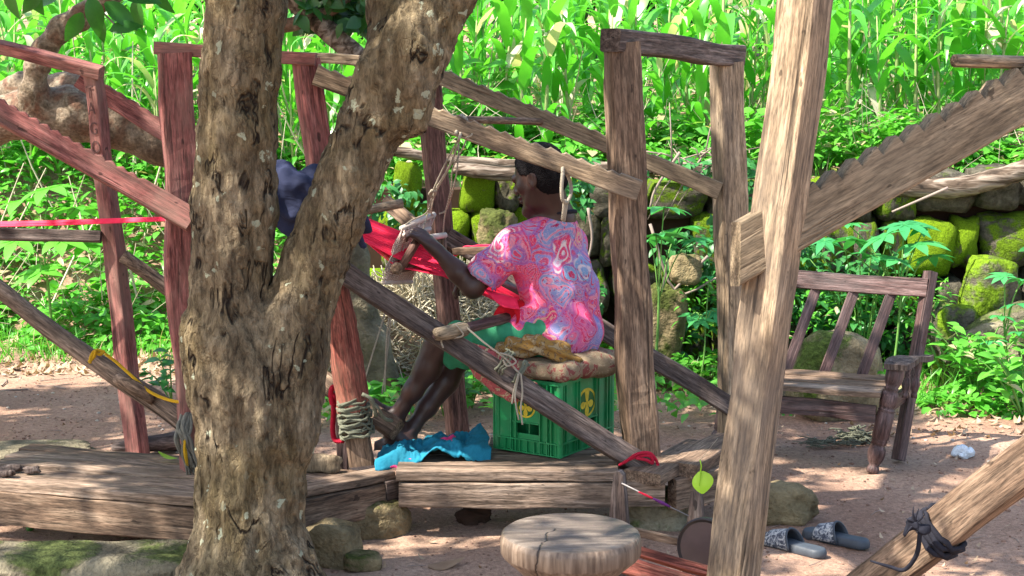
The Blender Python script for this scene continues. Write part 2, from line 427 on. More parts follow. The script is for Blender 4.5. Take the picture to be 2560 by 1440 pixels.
MATS = {}
def build_mats():
    W = MATS
    W['wood_brown'] = wood('weathered brown wood', [(.06, .036, .024), (.19, .122, .08), (.36, .25, .17)], amt=.35)
    W['wood_pale'] = wood('pale weathered wood', [(.10, .068, .044), (.31, .22, .138), (.52, .395, .265)], stain=(.12, .10, .085), amt=.65, gs=.8)
    W['wood_tan'] = wood('tan sawn wood', [(.12, .085, .05), (.235, .172, .108), (.34, .26, .17)], stain=(.14, .11, .075), amt=.55, gs=.5, bump=.45, crack=.35)
    W['wood_grey'] = wood('grey dark wood', [(.03, .02, .018), (.11, .078, .065), (.24, .19, .165)], amt=.3)
    W['wood_dark'] = wood('dark polished wood', [(.02, .010, .009), (.085, .045, .04), (.20, .13, .12)], stain=(.25, .2, .19), amt=.3, rough=.5)
    W['wood_plank'] = wood('sunbleached plank', [(.09, .06, .042), (.26, .18, .127), (.43, .32, .24)], amt=.5)
    W['wood_dull'] = wood('faded red brown wood', [(.055, .03, .025), (.18, .095, .075), (.31, .19, .15)], amt=.6)
    W['wood_red'] = wood('red painted wood', [(.07, .024, .022), (.235, .075, .065), (.40, .17, .145)], stain=(.27, .16, .125), amt=.8, gs=.9)
    W['wood_redraw'] = wood('red brown split log', [(.09, .025, .02), (.30, .085, .06), (.40, .19, .13)], stain=(.28, .17, .11), amt=.5)
    W['stool'] = stool_mat()
    # bark of the big tree
    m = Mt('lichened bark', .9, .15); v = m.co((1, 1, .38), False); v2 = m.co((1, 1, .12), False); iso = m.co((1, 1, 1), False)
    g = m.noise(v, 14, 9, .8, .62); rid = m.vor(m.mix(.10, v2, m.noise(iso, 14, 5, out=1)), 24, 'DISTANCE_TO_EDGE')
    big = m.noise(iso, 4, 4, .5)
    c = m.ramp(g, [(.26, (.045, .031, .020)), (.43, (.145, .108, .066)), (.60, (.25, .195, .125)), (.78, (.39, .32, .215))])
    c = m.mix(m.ramp(big, [(.42, 0), (.64, .38)]), c, (.17, .125, .045))
    c = m.mix(m.ramp(m.noise(iso, 2.2, 5, 1.0), [(.5, 0), (.7, .5)]), c, (.075, .055, .04))
    rg = m.ramp(m.noise(iso, 3.1, 3), [(.42, 0), (.62, .55)]); c = m.mix(m.math('MULTIPLY', m.ramp(rid, [(0, 1), (.07, 0)]), rg), c, (.05, .032, .02))
    fs = m.noise(m.co((1, 1, .3), False), 60, 6, .5, .7); c = m.mix(.9, c, m.ramp(fs, [(.34, .28), (.5, .9), (.66, 1.5)]), 'MULTIPLY')
    crn = m.noise(m.co((1, .9, .30), False), 9, 4, .7, .5); ck = m.ramp(crn, [(.475, 0), (.5, 1), (.525, 0)]); gate = m.ramp(m.noise(iso, 8, 2), [(.52, 0), (.57, 1)])
    ckm = m.math('MULTIPLY', ck, gate); c = m.mix(ckm, c, (.015, .01, .008))
    lv = m.vor(m.mix(.08, iso, m.noise(iso, 30, 3, out=1)), 15); lr = m.vor(iso, 15, out='Color')
    lic = m.math('MULTIPLY', m.ramp(lv, [(.17, 1), (.22, 0)]), m.ramp(lr, [(.52, 0), (.6, .85)]))
    c = m.mix(lic, c, (.40, .42, .30))
    m.col(c); h = m.math('ADD', m.math('MULTIPLY', g, 1.0), m.math('MULTIPLY', m.ramp(rid, [(0, 0), (.12, 1)]), .14)); h = m.math('ADD', h, m.math('MULTIPLY', fs, .8)); h = m.math('SUBTRACT', h, m.math('MULTIPLY', ckm, 1.2))
    m.bump(h, .95, .02); W['bark'] = m.m
    # smooth guava-like bark
    m = Mt('smooth peeling bark', .75, .25); iso = m.co((1, 1, 1), False)
    p = m.noise(iso, 9, 5, 1.2); c = m.ramp(p, [(.36, (.17, .09, .055)), (.46, (.21, .145, .095)), (.52, (.28, .22, .155)), (.62, (.15, .11, .07))], 'LINEAR')
    c = m.mix(m.ramp(m.noise(iso, 3, 3), [(.46, 0), (.64, .8)]), c, (.09, .055, .035)); f = m.noise(iso, 70, 5); c = m.mix(.8, c, m.ramp(f, [(.34, .45), (.6, 1.15)]), 'MULTIPLY'); m.col(c); m.bump(m.math('ADD', p, f), .5, .01); W['bark_smooth'] = m.m
    m = Mt('grey log bark', .9, .2); v = m.co((1, 1, 1), False); vz = m.co((.25, 1.2, 1.6), False)
    p = m.noise(vz, 22, 8, .6); c = m.ramp(p, [(.3, (.022, .016, .012)), (.46, (.11, .078, .055)), (.58, (.26, .21, .165)), (.74, (.38, .29, .21))]); m.col(c); m.bump(p, 1, .015); W['log'] = m.m
    # ground
    m = Mt('red brown earth', .95, .12); v = m.co((1, 1, 1), False)
    a = m.noise(v, 1.3, 6, .3); b = m.noise(v, 55, 4); gr = m.noise(v, 240, 3); pv = m.vor(v, 95)
    c = m.ramp(a, [(.3, (.27, .158, .108)), (.55, (.40, .255, .18)), (.75, (.51, .36, .265))])
    c = m.mix(.8, c, m.ramp(b, [(.28, .55), (.7, 1.2)]), 'MULTIPLY'); c = m.mix(.6, c, m.ramp(gr, [(.32, .5), (.66, 1.25)]), 'MULTIPLY')
    pc = m.vor(v, 95, out='Color'); sep = m.n('SeparateColor'); m.L.new(pc, sep.inputs[0])
    peb = m.math('MULTIPLY', m.ramp(pv, [(.16, 1), (.26, 0)]), m.ramp(sep.outputs[0], [(.78, 0), (.82, .8)]))
    c = m.mix(peb, c, m.mix(sep.outputs[1], (.16, .09, .07), (.55, .45, .38)))
    m.col(c); h = m.math('ADD', m.math('MULTIPLY', b, .8), m.math('MULTIPLY', gr, .35)); h = m.math('ADD', h, m.math('MULTIPLY', peb, .5)); m.bump(h, .8, .012); W['ground'] = m.m
    # stones
    def stone(name, base, moss, cover, rs=1):
        m = Mt(name, .95, .15); v = m.co((1, 1, 1)); ge = m.n('NewGeometry'); sp = m.n('SeparateXYZ'); m.L.new(ge.outputs['Normal'], sp.inputs[0])
        a = m.noise(v, 7, 8, .4); f = m.noise(v, 60, 5); c = m.ramp(a, [(.3, tuple(x * .4 for x in base)), (.55, base), (.75, tuple(min(.7, x * 1.6) for x in base))])
        oi = m.n('ObjectInfo'); mo = m.math('ADD', m.noise(v, 3.2, 6, .6), m.math('MULTIPLY', sp.outputs[2], .13)); mo = m.math('ADD', mo, m.math('MULTIPLY', m.math('SUBTRACT', oi.outputs['Random'], .5), .42))
        mo = m.math('ADD', mo, m.math('MULTIPLY', m.math('SUBTRACT', m.noise(v, 38, 5, 0, .7), .5), .22)); mk_ = m.ramp(mo, [(.62 - cover, 0), (.72 - cover, 1)]); mc = m.mix(m.ramp(m.noise(v, 45, 4), [(.3, 0), (.7, 1)]), moss, tuple(x * .35 for x in moss))
        c = m.mix(mk_, c, mc); c = m.mix(.6, c, m.ramp(f, [(.3, .6), (.7, 1.2)]), 'MULTIPLY'); m.col(c)
        h = m.math('ADD', a, m.math('MULTIPLY', f, .5)); h = m.math('ADD', h, m.math('MULTIPLY', mk_, .25)); m.bump(h, 1, .03); return m.m
    W['stone_moss'] = stone('mossy wall stone', (.13, .115, .085), (.19, .32, .015), .09)
    W['stone_bright'] = stone('bright mossy wall stone', (.16, .14, .09), (.25, .42, .012), .26)
    W['stone_tan'] = stone('tan laterite stone', (.26, .20, .11), (.10, .12, .03), -.02)
    W['stone_slab'] = stone('greenish slab stone', (.21, .18, .12), (.13, .16, .05), .04)
    W['boulder'] = stone('mossy boulder stone', (.28, .23, .14), (.10, .15, .03), .05)
    W['soil_dark'] = flat('dark soil', (.06, .035, .025), .95, .1)
    # greens
    W['maize'] = foliage('maize leaf', (.05, .33, .03), (.17, .54, .06), .45, .32, (.62, .55, .42), .10, .9)
    W['stalk'] = flat('maize stalk', (.30, .36, .14), .6)
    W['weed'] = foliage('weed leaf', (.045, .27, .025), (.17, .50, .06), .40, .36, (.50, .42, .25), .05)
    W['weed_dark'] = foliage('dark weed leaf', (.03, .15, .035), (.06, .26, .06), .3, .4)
    W['papaya'] = foliage('palmate leaf', (.03, .24, .09), (.08, .38, .10), .32, .4)
    W['crown'] = foliage('tree leaf', (.015, .07, .015), (.04, .14, .02), .22, .38)
    W['crown_low'] = foliage('low tree leaf', (.02, .11, .02), (.06, .22, .03), .3, .35)
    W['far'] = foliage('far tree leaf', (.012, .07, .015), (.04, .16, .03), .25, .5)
    W['litter'] = foliage('dry leaf litter', (.20, .11, .06), (.50, .38, .26), .1, .8)
    W['straw'] = foliage('dry straw', (.36, .30, .18), (.66, .60, .46), .15, .7)
    W['lime'] = foliage('fresh lime leaf', (.24, .46, .015), (.36, .58, .03), .3, .4)
    W['green_stem'] = flat('green stem', (.14, .30, .06), .6)
    W['twig'] = flat('grey twig', (.30, .23, .19), .9)
    W['skin'] = skin_mat(); W['hair'] = hair_mat(); W['shirt'] = shirt_mat(); W['cushion'] = floral_mat('floral cushion cloth', (.24, .18, .115), (.22, .07, .06), (.33, .26, .175))
    W['cushion_red'] = floral_mat('red floral cloth', (.42, .10, .10), (.48, .36, .22), (.16, .03, .04)); W['ochre'] = floral_mat('ochre cloth', (.30, .17, .05), (.34, .25, .14), (.10, .06, .04))
    W['shorts'] = cloth_mat('green shorts cloth', (.045, .26, .13)); W['navy'] = cloth_mat('navy cloth', (.028, .034, .072)); W['blue'] = cloth_mat('turquoise cloth', (.018, .19, .28), (.75, .05, .2))
    W['black_cloth'] = cloth_mat('black rag', (.02, .02, .028)); W['grey_rag'] = cloth_mat('grey rag', (.17, .16, .13))
    m = Mt('green crate plastic', .42, .45); v = m.co((1, 1, 1), False); du = m.noise(v, 9, 6, .5); sc_ = m.noise(m.co((60, 60, 14), False), 2.0, 5, .6); c = m.mix(1, (.014, .26, .08), m.ramp(m.noise(v, 5, 3), [(.3, .75), (.7, 1.15)]), 'MULTIPLY')
    c = m.mix(m.ramp(du, [(.52, 0), (.72, .42)]), c, (.20, .16, .11)); c = m.mix(m.ramp(sc_, [(.62, 0), (.68, .5)]), c, (.13, .36, .18)); m.col(c); m.put(m.b.inputs['Roughness'], m.ramp(du, [(.4, .36), (.65, .7)])); m.bump(sc_, .12, .003); W['plastic'] = m.m
    W['plastic_dark'] = flat('dark green crate print', (.012, .13, .03), .45)
    W['yellow'] = flat('yellow print', (.74, .56, .03), .55, .4, .45, 60, 0)
    def rope(name, c1, c2, sc=160):
        m = Mt(name, .85, .2); v = m.co((1, 1, 1), False); w = m.n('TexWave'); w.bands_direction = 'DIAGONAL'; m.put(w.inputs['Vector'], v); w.inputs['Scale'].default_value = sc; w.inputs['Distortion'].default_value = 2
        m.col(m.mix(w.outputs[0], c1, c2)); m.bump(w.outputs[0], .7, .004); return m.m
    W['rope'] = rope('jute rope', (.34, .27, .19), (.66, .58, .46)); W['rope_grey'] = rope('grey green rope', (.10, .11, .07), (.30, .30, .22))
    W['rope_yellow'] = rope('yellow rope', (.55, .28, .01), (.85, .52, .03)); W['rope_red'] = rope('red rope', (.45, .01, .03), (.85, .03, .08)); W['rope_black'] = rope('dark cord', (.02, .02, .02), (.12, .10, .10))
    m = Mt('red warp yarn', .6, .3); v = m.co((1, 1, 1), False); m.col(m.mix(m.noise(v, 30, 3), (.85, .004, .05), (1.0, .05, .13))); W['red'] = m.m
    W['red_roll'] = flat('red woven cloth', (.62, .008, .02), .8, .2, .2, 80)
    W['heddle'] = rope('pale heddle string', (.50, .33, .28), (.78, .66, .58), 60); W['pale_rod'] = flat('pale rod', (.58, .50, .44), .6)
    W['rubber'] = flat('grey rubber', (.055, .065, .08), .55, .4, .3, 40); m = Mt('mottled strap', .6, .4); v = m.co((1, 1, 1)); q = m.noise(v, 60, 4, 1.5); m.col(m.ramp(q, [(.42, (.04, .045, .065)), (.5, (.18, .19, .22)), (.6, (.45, .44, .42))])); W['strap'] = m.m
    m = Mt('white plastic bag', .35, .5); v = m.co(); m.col((.72, .76, .80)); m.bump(m.noise(v, 25, 5, 1), 1, .02); W['bag'] = m.m
    W['iron'] = flat('dark wheel', (.025, .02, .02), .35, .5); W['wheel_face'] = flat('wheel face', (.07, .045, .045), .4, .5); W['fruit'] = flat('green fruit', (.07, .20, .04), .5); W['letter'] = flat('faded black paint', (.10, .05, .045), .9)
    W['rustwire'] = flat('wire', (.28, .25, .24), .5, .5); W['purple'] = flat('purple thread', (.12, .02, .14), .8); W['white_cloth'] = cloth_mat('faded cloth', (.55, .46, .40))

def stool_mat():
    m = Mt('stool wood', .5, .4); v = m.co((1, 1, 1), False); a = m.noise(m.co((1, 5, 3), False), 6, 7, .8); f = m.noise(m.co((14, 14, 1.2), False), 6, 5)
    ge = m.n('NewGeometry'); sp = m.n('SeparateXYZ'); m.L.new(ge.outputs['Normal'], sp.inputs[0]); topm = m.ramp(sp.outputs[2], [(.6, 0), (.85, 1)])
    side = m.ramp(f, [(.3, (.09, .06, .042)), (.5, (.17, .12, .085)), (.72, (.27, .20, .145))]); tp = m.ramp(a, [(.3, (.05, .042, .036)), (.5, (.125, .098, .078)), (.7, (.225, .185, .15))])
    c = m.mix(topm, side, tp)
    # one drying crack running from the middle of the seat over the front rim
    s2 = m.n('SeparateXYZ'); m.L.new(m.co((1, 1, 1), False), s2.inputs[0]); wx = m.math('ADD', s2.outputs[0], m.math('MULTIPLY', m.math('SUBTRACT', m.noise(m.co((0, 1, 1), False), 16, 3), .5), .07))
    wx = m.math('SUBTRACT', wx, m.math('MULTIPLY', s2.outputs[1], .25)); ln = m.math('ABSOLUTE', m.math('ADD', wx, .052)); fr = m.math('LESS_THAN', s2.outputs[1], .03)
    ck = m.math('MULTIPLY', m.ramp(ln, [(.0018, 1), (.004, 0)]), fr); c = m.mix(ck, c, (.01, .006, .005)); m.col(c)
    m.bump(m.math('SUBTRACT', m.math('ADD', a, f), m.math('MULTIPLY', ck, 3)), .5, .006); return m.m
def skin_mat():
    m = Mt('dark brown skin', .42, .45); v = m.co((1, 1, 1), False); n = m.noise(v, 9, 5); f = m.noise(v, 160, 3)
    m.col(m.mix(n, (.034, .016, .012), (.085, .043, .034))); m.b.inputs['Subsurface Weight'].default_value = .06; m.b.inputs['Subsurface Radius'].default_value = (.01, .004, .002); m.bump(f, .25, .002); return m.m
def hair_mat():
    m = Mt('short curly black hair', .9, .2); v = m.co((1, 1, 1), False); f = m.vor(v, 260); m.col(m.ramp(f, [(0, (.022, .017, .018)), (.6, (.006, .005, .006))])); m.bump(f, 1, .006); return m.m
def shirt_mat():
    m = Mt('pink floral shirt', .85, .15); v0 = m.co((1, 1, 1), False); w = m.noise(v0, 8, 1, 0, .5, 1)
    v = m.mix(.17, v0, w); d = m.vor(v, 11.5); cc = m.vor(v, 11.5, out='Color'); sp = m.n('SeparateColor'); m.L.new(cc, sp.inputs[0])
    base = m.ramp(sp.outputs[0], [(.0, (.72, .05, .13)), (.30, (.78, .17, .26)), (.45, (.25, .25, .52)), (.58, (.75, .08, .18)), (.72, (.55, .20, .36)), (.84, (.24, .30, .52)), (.93, (.20, .36, .55))], 'CONSTANT')
    alt = m.ramp(sp.outputs[1], [(0, (.78, .24, .32)), (.35, (.66, .03, .08)), (.55, (.78, .62, .58)), (.68, (.30, .28, .56)), (.9, (.66, .42, .24))], 'CONSTANT')
    ring = m.math('SINE', m.math('ADD', m.math('MULTIPLY', d, 27), m.math('MULTIPLY', m.noise(v0, 30, 2), 5))); rm = m.ramp(ring, [(.45, 0), (.6, 1)]); c = m.mix(rm, base, alt)
    c = m.mix(m.ramp(m.math('ABSOLUTE', m.math('SUBTRACT', ring, .2)), [(.06, .75), (.2, 0)]), c, (.80, .60, .58))
    c = m.mix(m.ramp(m.math('ABSOLUTE', m.math('SUBTRACT', m.math('SUBTRACT', m.vor(v, 11.5, 'F2'), d), .0)), [(.03, .8), (.09, 0)]), c, (.30, .12, .40)); sc = m.vor(v, 75); gate = m.ramp(sp.outputs[2], [(.55, 0), (.6, 1)]); dots = m.math('MULTIPLY', m.ramp(sc, [(.22, 1), (.34, 0)]), gate); c = m.mix(dots, c, (.42, .02, .10))
    sw = m.noise(v0, 26, 2, 2.5); lines = m.ramp(sw, [(.47, 0), (.49, 1), (.51, 1), (.53, 0)]); c = m.mix(m.math('MULTIPLY', lines, .45), c, (.85, .45, .52))
    sw2 = m.noise(v0, 19, 2, 3.0); l2 = m.ramp(sw2, [(.44, 0), (.46, 1), (.475, 1), (.49, 0)]); c = m.mix(m.math('MULTIPLY', l2, .7), c, (.22, .20, .50))
    big = m.noise(v0, 5, 2); c = m.mix(m.ramp(big, [(.57, 0), (.68, .45)]), c, (.25, .30, .60)); c = m.mix(m.ramp(big, [(.34, .5), (.46, 0)]), c, (.85, .06, .22))
    m.col(c); m.bump(m.noise(v0, 40, 4), .2, .004); return m.m
def floral_mat(name, a, b, c3):
    m = Mt(name, .95, .1); v0 = m.co((1, 1, 1)); v = m.mix(.1, v0, m.noise(v0, 12, 3, 0, .5, 1)); d = m.noise(v, 27, 4, 1.5)
    c = m.ramp(d, [(.36, b), (.43, b), (.46, c3), (.49, a), (.6, a), (.66, c3)]); sp = m.vor(v0, 70); c = m.mix(m.ramp(sp, [(.10, .7), (.2, 0)]), c, (.10, .06, .05))
    m.col(c); m.bump(m.noise(v0, 60, 4), .4, .004); return m.m
def cloth_mat(name, col, spot=None):
    m = Mt(name, .85, .15); v = m.co((1, 1, 1)); n = m.noise(v, 10, 5); c = m.mix(1, col, m.ramp(n, [(.3, .7), (.7, 1.25)]), 'MULTIPLY')
    if spot: c = m.mix(m.ramp(m.noise(v, 14, 2, 1), [(.68, 0), (.7, 1)]), c, spot)
    m.col(c); m.bump(m.noise(v, 9, 6, 1.2), .5, .02); return m.m
build_mats()
W = MATS

# ------------------------------------------------ terrain
def sst(a, b, x): t = np.clip((x - a) / (b - a), 0, 1); return t * t * (3 - 2 * t)
def terr(x, y, fine=True):
    x = np.asarray(x, float); y = np.asarray(y, float)
    wall = sst(-1.05, -.75, x)                                   # right of here a stone wall holds the field up
    y0 = 9.75 * (1 - wall) + 9.28 * wall; w = 1.6 * (1 - wall) + .22 * wall
    z = 1.02 * sst(0, 1, (y - y0) / w) + np.clip(y - y0 - w, 0, 40) * .085
    if fine:
        P = np.stack([x * 1.1, y * 1.1, 0 * x], -1).reshape(-1, 3)
        z = z + (fbm(P, 3, 3).reshape(x.shape) * .014 + fbm(P * 7, 3, 8).reshape(x.shape) * .008) * np.where(y < 9, 1, 2)
    return z
def build_ground():
    xs = np.concatenate([np.linspace(-60, -4.5, 18), np.arange(-4.4, 4.4, .045), np.linspace(4.5, 60, 18)])
    ys = np.concatenate([np.linspace(-40, 3.5, 14), np.arange(3.6, 12.2, .045), np.arange(12.5, 30, .6), np.linspace(31, 110, 12)])
    X, Y = np.meshgrid(xs, ys, indexing='ij'); Z = terr(X, Y)
    V = np.stack([X, Y, Z], -1).reshape(-1, 3); nx, ny = len(xs), len(ys)
    i = (np.arange(nx - 1)[:, None] * ny + np.arange(ny - 1)[None]).ravel(); Fc = np.stack([i, i + ny, i + ny + 1, i + 1], 1)
    tag(mk('ground', V, Fc, W['ground'], origin=(0, 0, 0)), kind='structure')
build_ground()

# ------------------------------------------------ stones
def ico(n=3):
    import bmesh
    bm = bmesh.new(); bmesh.ops.create_icosphere(bm, subdivisions=n, radius=1); V = np.array([v.co[:] for v in bm.verts]); Fc = np.array([[v.index for v in f.verts] for f in bm.faces]); bm.free(); return V, Fc
ICO3, ICO4 = ico(4), ico(5)
def rock_geo(seed, size, p=6, rough=.10, lvl=None, f=1.6):
    V, Fc = lvl or ICO3
    n = (np.abs(V) ** p).sum(1) ** (-1 / p); B = V * n[:, None]
    B = B * (1 + rough * fbm(B * f + seed * 3.1, 4, seed)[:, None]) + .05 * rough * 5 * np.stack([fbm(B * .9 + seed + k * 9, 2, seed + k) for k in range(3)], 1) * .5
    B = B + V * (fbm(B * 7, 3, seed + 2) * .012)[:, None]
    return B * np.array(size) / 2, Fc
def rock(name, c, size, mat, seed, parent=None, rz=0, tilt=(0, 0), p=6, rough=.10, lvl=None):
    V, Fc = rock_geo(seed, size, p, rough, lvl); me = mesh(name, V, Fc)
    M = Matrix.Translation(c) @ Matrix.Rotation(rz, 4, 'Z') @ Matrix.Rotation(tilt[0], 4, 'X') @ Matrix.Rotation(tilt[1], 4, 'Y')
    return link(name, me, mat, parent, mw=M)

# retaining wall
wall = thing('stone_wall', 'mossy dry stone retaining wall of upright blocks below the maize field', 'stone wall', (1.3, 9.0, 0))
BL = [mesh('stone_block', *rock_geo(40 + k, (1, 1, 1), 9, .17, ico(3), 1.1)) for k in range(14)]
for b in BL: b.materials.append(W['stone_moss'])
def blocks():
    z = -.03; row = 0
    for hgt in (.30, .29, .30, .24):
        x = -.95 + .1 * row
        while x < 3.9:
            w = rnd.choice((rnd.uniform(.12, .2), rnd.uniform(.2, .36))); h = hgt * rnd.uniform(.86, 1.1); d = rnd.uniform(.26, .36)
            if rnd.random() > .04:
                o = bpy.data.objects.new('stone_block', rnd.choice(BL)); COL.objects.link(o)
                yy = 9.02 + .05 * math.sin(x * 2.1) + row * .035 + rnd.uniform(-.05, .06)
                o.location = (x + w / 2, yy, z + hgt / 2 + .04 * math.sin(x * 1.7 + row)); o.scale = (w * 1.02, d, h * 1.03)
                o.rotation_euler = (R(rnd.uniform(-8, 8)), R(rnd.uniform(-8, 8)) + (math.pi if rnd.random() < .5 else 0), R(rnd.uniform(-9, 9))); adopt(o, wall)
                if z > .1 and (x < .35 or rnd.random() < .22): o.material_slots[0].link = 'OBJECT'; o.material_slots[0].material = W['stone_bright']
            x += w + rnd.uniform(.0, .02)
        z += hgt; row += 1
blocks()
# earth packed behind the stones
V = np.array([[x, y, z] for x in (-1.0, 4.2) for y in (9.14, 9.34) for z in (-.1, 1.0)])
mk('earth_backing', V, [(0, 1, 3, 2), (4, 6, 7, 5), (0, 4, 5, 1), (2, 3, 7, 6), (0, 2, 6, 4), (1, 5, 7, 3)], W['soil_dark'], wall, smooth=False)

def loose(label, px, Y, z0, size, mat='stone_moss', seed=1, rz=0, tilt=(0, 0), name='fallen_stone', cat='stone', p=5, rough=.12, group=None, lvl=None):
    q = at(px[0], px[1], Y); o = rock(name, (q.x, Y, z0 + size[2] / 2), size, W[mat], seed, None, rz, tilt, p, rough, lvl); return tag(o, label, cat, group)
loose('large rounded mossy boulder behind the slatted chair back', (2085, 860), 7.75, -.06, (.46, .40, .46), 'boulder', 3, .3, (.0, .1), 'boulder', 'boulder', 3, .14)
loose('mossy block lying flat behind the chair slats near the boulder', (2010, 900), 7.9, -.05, (.34, .22, .16), 'stone_moss', 4)
loose('tall bright mossy block leaning against the wall at the right edge', (2475, 650), 8.72, .30, (.26, .22, .36), 'stone_moss', 5, .2, (.05, .12))
loose('upright mossy stone at the wall foot under the right end of the log', (2390, 830), 8.55, -.02, (.26, .22, .44), 'stone_moss', 6, .1, (-.08, -.1))
loose('pale slanting slab with moss on its upper edge at the right end of the wall', (2490, 790), 8.4, .12, (.50, .2, .26), 'stone_slab', 7, .1, (0, -.45))
loose('rough dark block below the slanting slab at the right edge', (2530, 880), 8.3, -.03, (.34, .24, .28), 'stone_slab', 9)
loose('round pale knobbly stone in the wall face beside the weaver', (1245, 570), 8.74, .68, (.20, .2, .24), 'stone_tan', 11, 0, (0, .2), p=3, rough=.3)
loose('grey angular stone leaning in the wall gap between the brown posts', (1660, 690), 8.68, .02, (.22, .2, .48), 'stone_tan', 12, 0, (.05, .12))
loose('small tan stone wedged in the wall between the brown posts', (1715, 650), 8.66, .52, (.17, .15, .16), 'stone_tan', 13)
loose('flat tan stone lying at the wall foot between the brown posts', (1705, 835), 8.4, -.02, (.34, .16, .09), 'stone_tan', 14, .1)

def log(name, label, cat, pts, rr, mat, Y=None, wob=.12, seed=1, n=16):
    P = [at(*p) for p in pts]; V, Fc = tube_geo(smooth_path(P, 6), rr, n, wob, seed); return tag(mk(name, V, Fc, W[mat]), label, cat)
log('log', 'long pale bleached log laid along the top of the stone wall', 'log', [(900, 362, 8.95), (1000, 380, 8.95), (1150, 402, 8.98), (1400, 418, 9.0), (1640, 418, 9.0), (1780, 425, 8.98), (1960, 440, 8.95)], [.025, .03, .03, .032, .038, .034, .03], 'log', seed=3)
log('log', 'short dark knotted log end on the wall just behind the weaver\'s head', 'log', [(1135, 420, 8.88), (1190, 428, 8.86), (1260, 436, 8.86), (1350, 432, 8.88), (1470, 425, 8.9)], [.03, .042, .036, .035, .03], 'log', seed=5)
log('log', 'thick grey cracked log curving up on the wall at the right edge', 'log', [(2180, 470, 8.92), (2290, 470, 8.9), (2400, 468, 8.88), (2500, 445, 8.88), (2620, 405, 8.9), (2750, 370, 8.95)], [.04, .055, .06, .058, .06, .06], 'log', seed=8)

# ------------------------------------------------ maize
def maize_leaf(L, W0, d0, seed):
    r = random.Random(seed); k = r.uniform(1.9, 2.8)
    return blade(9, L, lambda t: W0 / 2 * (min(1, t * 5 + .35)) * (1 - t ** 2.6) + .001, lambda t: d0 - k * t ** 1.5, .22, .16)
ML = []
for k in range(7):
    v, f = maize_leaf(rnd.uniform(.46, .70), rnd.uniform(.058, .088), R(rnd.uniform(55, 72)), k); me = mesh('leaf', v, f); me.materials.append(W['maize']); ML.append((me, v, f))
def stalk_mesh(h):
    v, f = tube_geo([(0, 0, 0), (.01, 0, h * .5), (0, .01, h)], [.014, .011, .004], 6); me = mesh('stalk', v, f); me.materials.append(W['stalk']); return me, v, f
def maize_plan(r, h):
    n = int(h / .105); a0 = r.uniform(0, 6.28); out = []
    for i in range(n):
        z = .08 + (h - .1) * (i / n) ** .95; a = a0 + i * math.pi + r.uniform(-.5, .5); out.append((r.randrange(7), z, a, r.uniform(.75, 1.12) * (1 - .25 * abs(i / n - .5)), r.uniform(-.12, .35)))
    return out
PROTO = []
def maize_root(r, h, label):
    e = thing('maize_plant', label, 'maize plant', (0, 0, 0), 'maize plants growing in the field')
    link('stalk', stalk_mesh(h)[0], None, e)
    for (k, z, a, sc, tl) in maize_plan(r, h):
        o = bpy.data.objects.new('leaf', ML[k][0]); COL.objects.link(o); o.parent = e; o.location = (0, 0, z); o.rotation_euler = (tl, 0, a); o.scale = (sc, sc, sc)
    return e
MLAB = 'leafy green maize plant in the crowded sunlit field above the wall'
def plant_maize():
    r = random.Random(5); proto = [maize_root(r, h, MLAB) for h in (1.05, 1.2, 1.3, 1.12)]
    joined = []
    for k in range(5):
        h = 1.1 + .08 * k; sm, v, f = stalk_mesh(h); gs = [(v, [x for x in f if len(x) == 4])]
        for (j, z, a, sc, tl) in maize_plan(r, h):
            M = np.array(Matrix.Rotation(a, 3, 'Z') @ Matrix.Rotation(tl, 3, 'X')); gs.append(((ML[j][1] * sc) @ M.T + [0, 0, z], ML[j][2]))
        V, Fc = merge(gs); me = mesh('maize_plant', V, Fc); me.materials.append(W['maize']); joined.append(me)
    used = 0; total = 0; y = 10.05; row = 0
    while y < 15.6:
        half = y * .345 + (.9 if row >= 2 else .3); x = -half + r.uniform(0, .2)
        while x < half:
            X = x + r.uniform(-.06, .06); Y = y + r.uniform(-.14, .14)
            if X < -.9: Y += .9
            z = float(terr(np.array([X]), np.array([Y]), False)[0]) - .02; s = r.uniform(.8, 1.12)
            if X > 1.9: s *= 1.08
            if row < 2:
                if used < 4: o = proto[used]
                else: o = copy_tree(proto[r.randrange(4)])
                used += 1
            else:
                o = bpy.data.objects.new('maize_plant', joined[r.randrange(5)]); COL.objects.link(o); tag(o, 'maize plant farther back in the crowded green field', 'maize plant', 'maize plants farther back in the field')
            o.location = (X, Y, z); o.rotation_euler = (r.uniform(-.1, .1), r.uniform(-.1, .1), r.uniform(0, 6.28)); o.scale = (s, s, s); total += 1
            x += r.uniform(.13, .21) if row < 2 else r.uniform(.24, .34)
        y += .48 if row < 2 else .7; row += 1
    return total
plant_maize()

# ------------------------------------------------ undergrowth
OV = [ovate(1, .5, 4, -.7, .2), ovate(1, .62, 4, -.4, .15), ovate(1, .34, 4, -.8, .25)]
def leaf_field(n, xr, yr, hfun, size, base, dens=None, up=.9, seed=0, zmin=.35):
    g = np.random.default_rng(seed); P = []
    while len(P) < n:
        x = g.uniform(*xr, n); y = g.uniform(*yr, n); h = hfun(x, y); keep = h > .02
        if dens is not None: keep &= g.random(n) < dens(x, y)
        x, y, h = x[keep], y[keep], h[keep]; z = terr(x, y, False) + h * (zmin + (1 - zmin) * g.random(len(x)) ** .6)
        P += list(np.stack([x, y, z], 1))
    P = np.array(P[:n]); a = g.uniform(0, 2 * math.pi, n)
    d = np.stack([np.cos(a), np.sin(a) - .15, g.uniform(-.55, .45, n)], 1); u = np.stack([g.normal(0, .35, n), g.normal(-.15, .35, n), np.full(n, up)], 1)
    return (base, P, frames(d, u), g.uniform(*size, n))
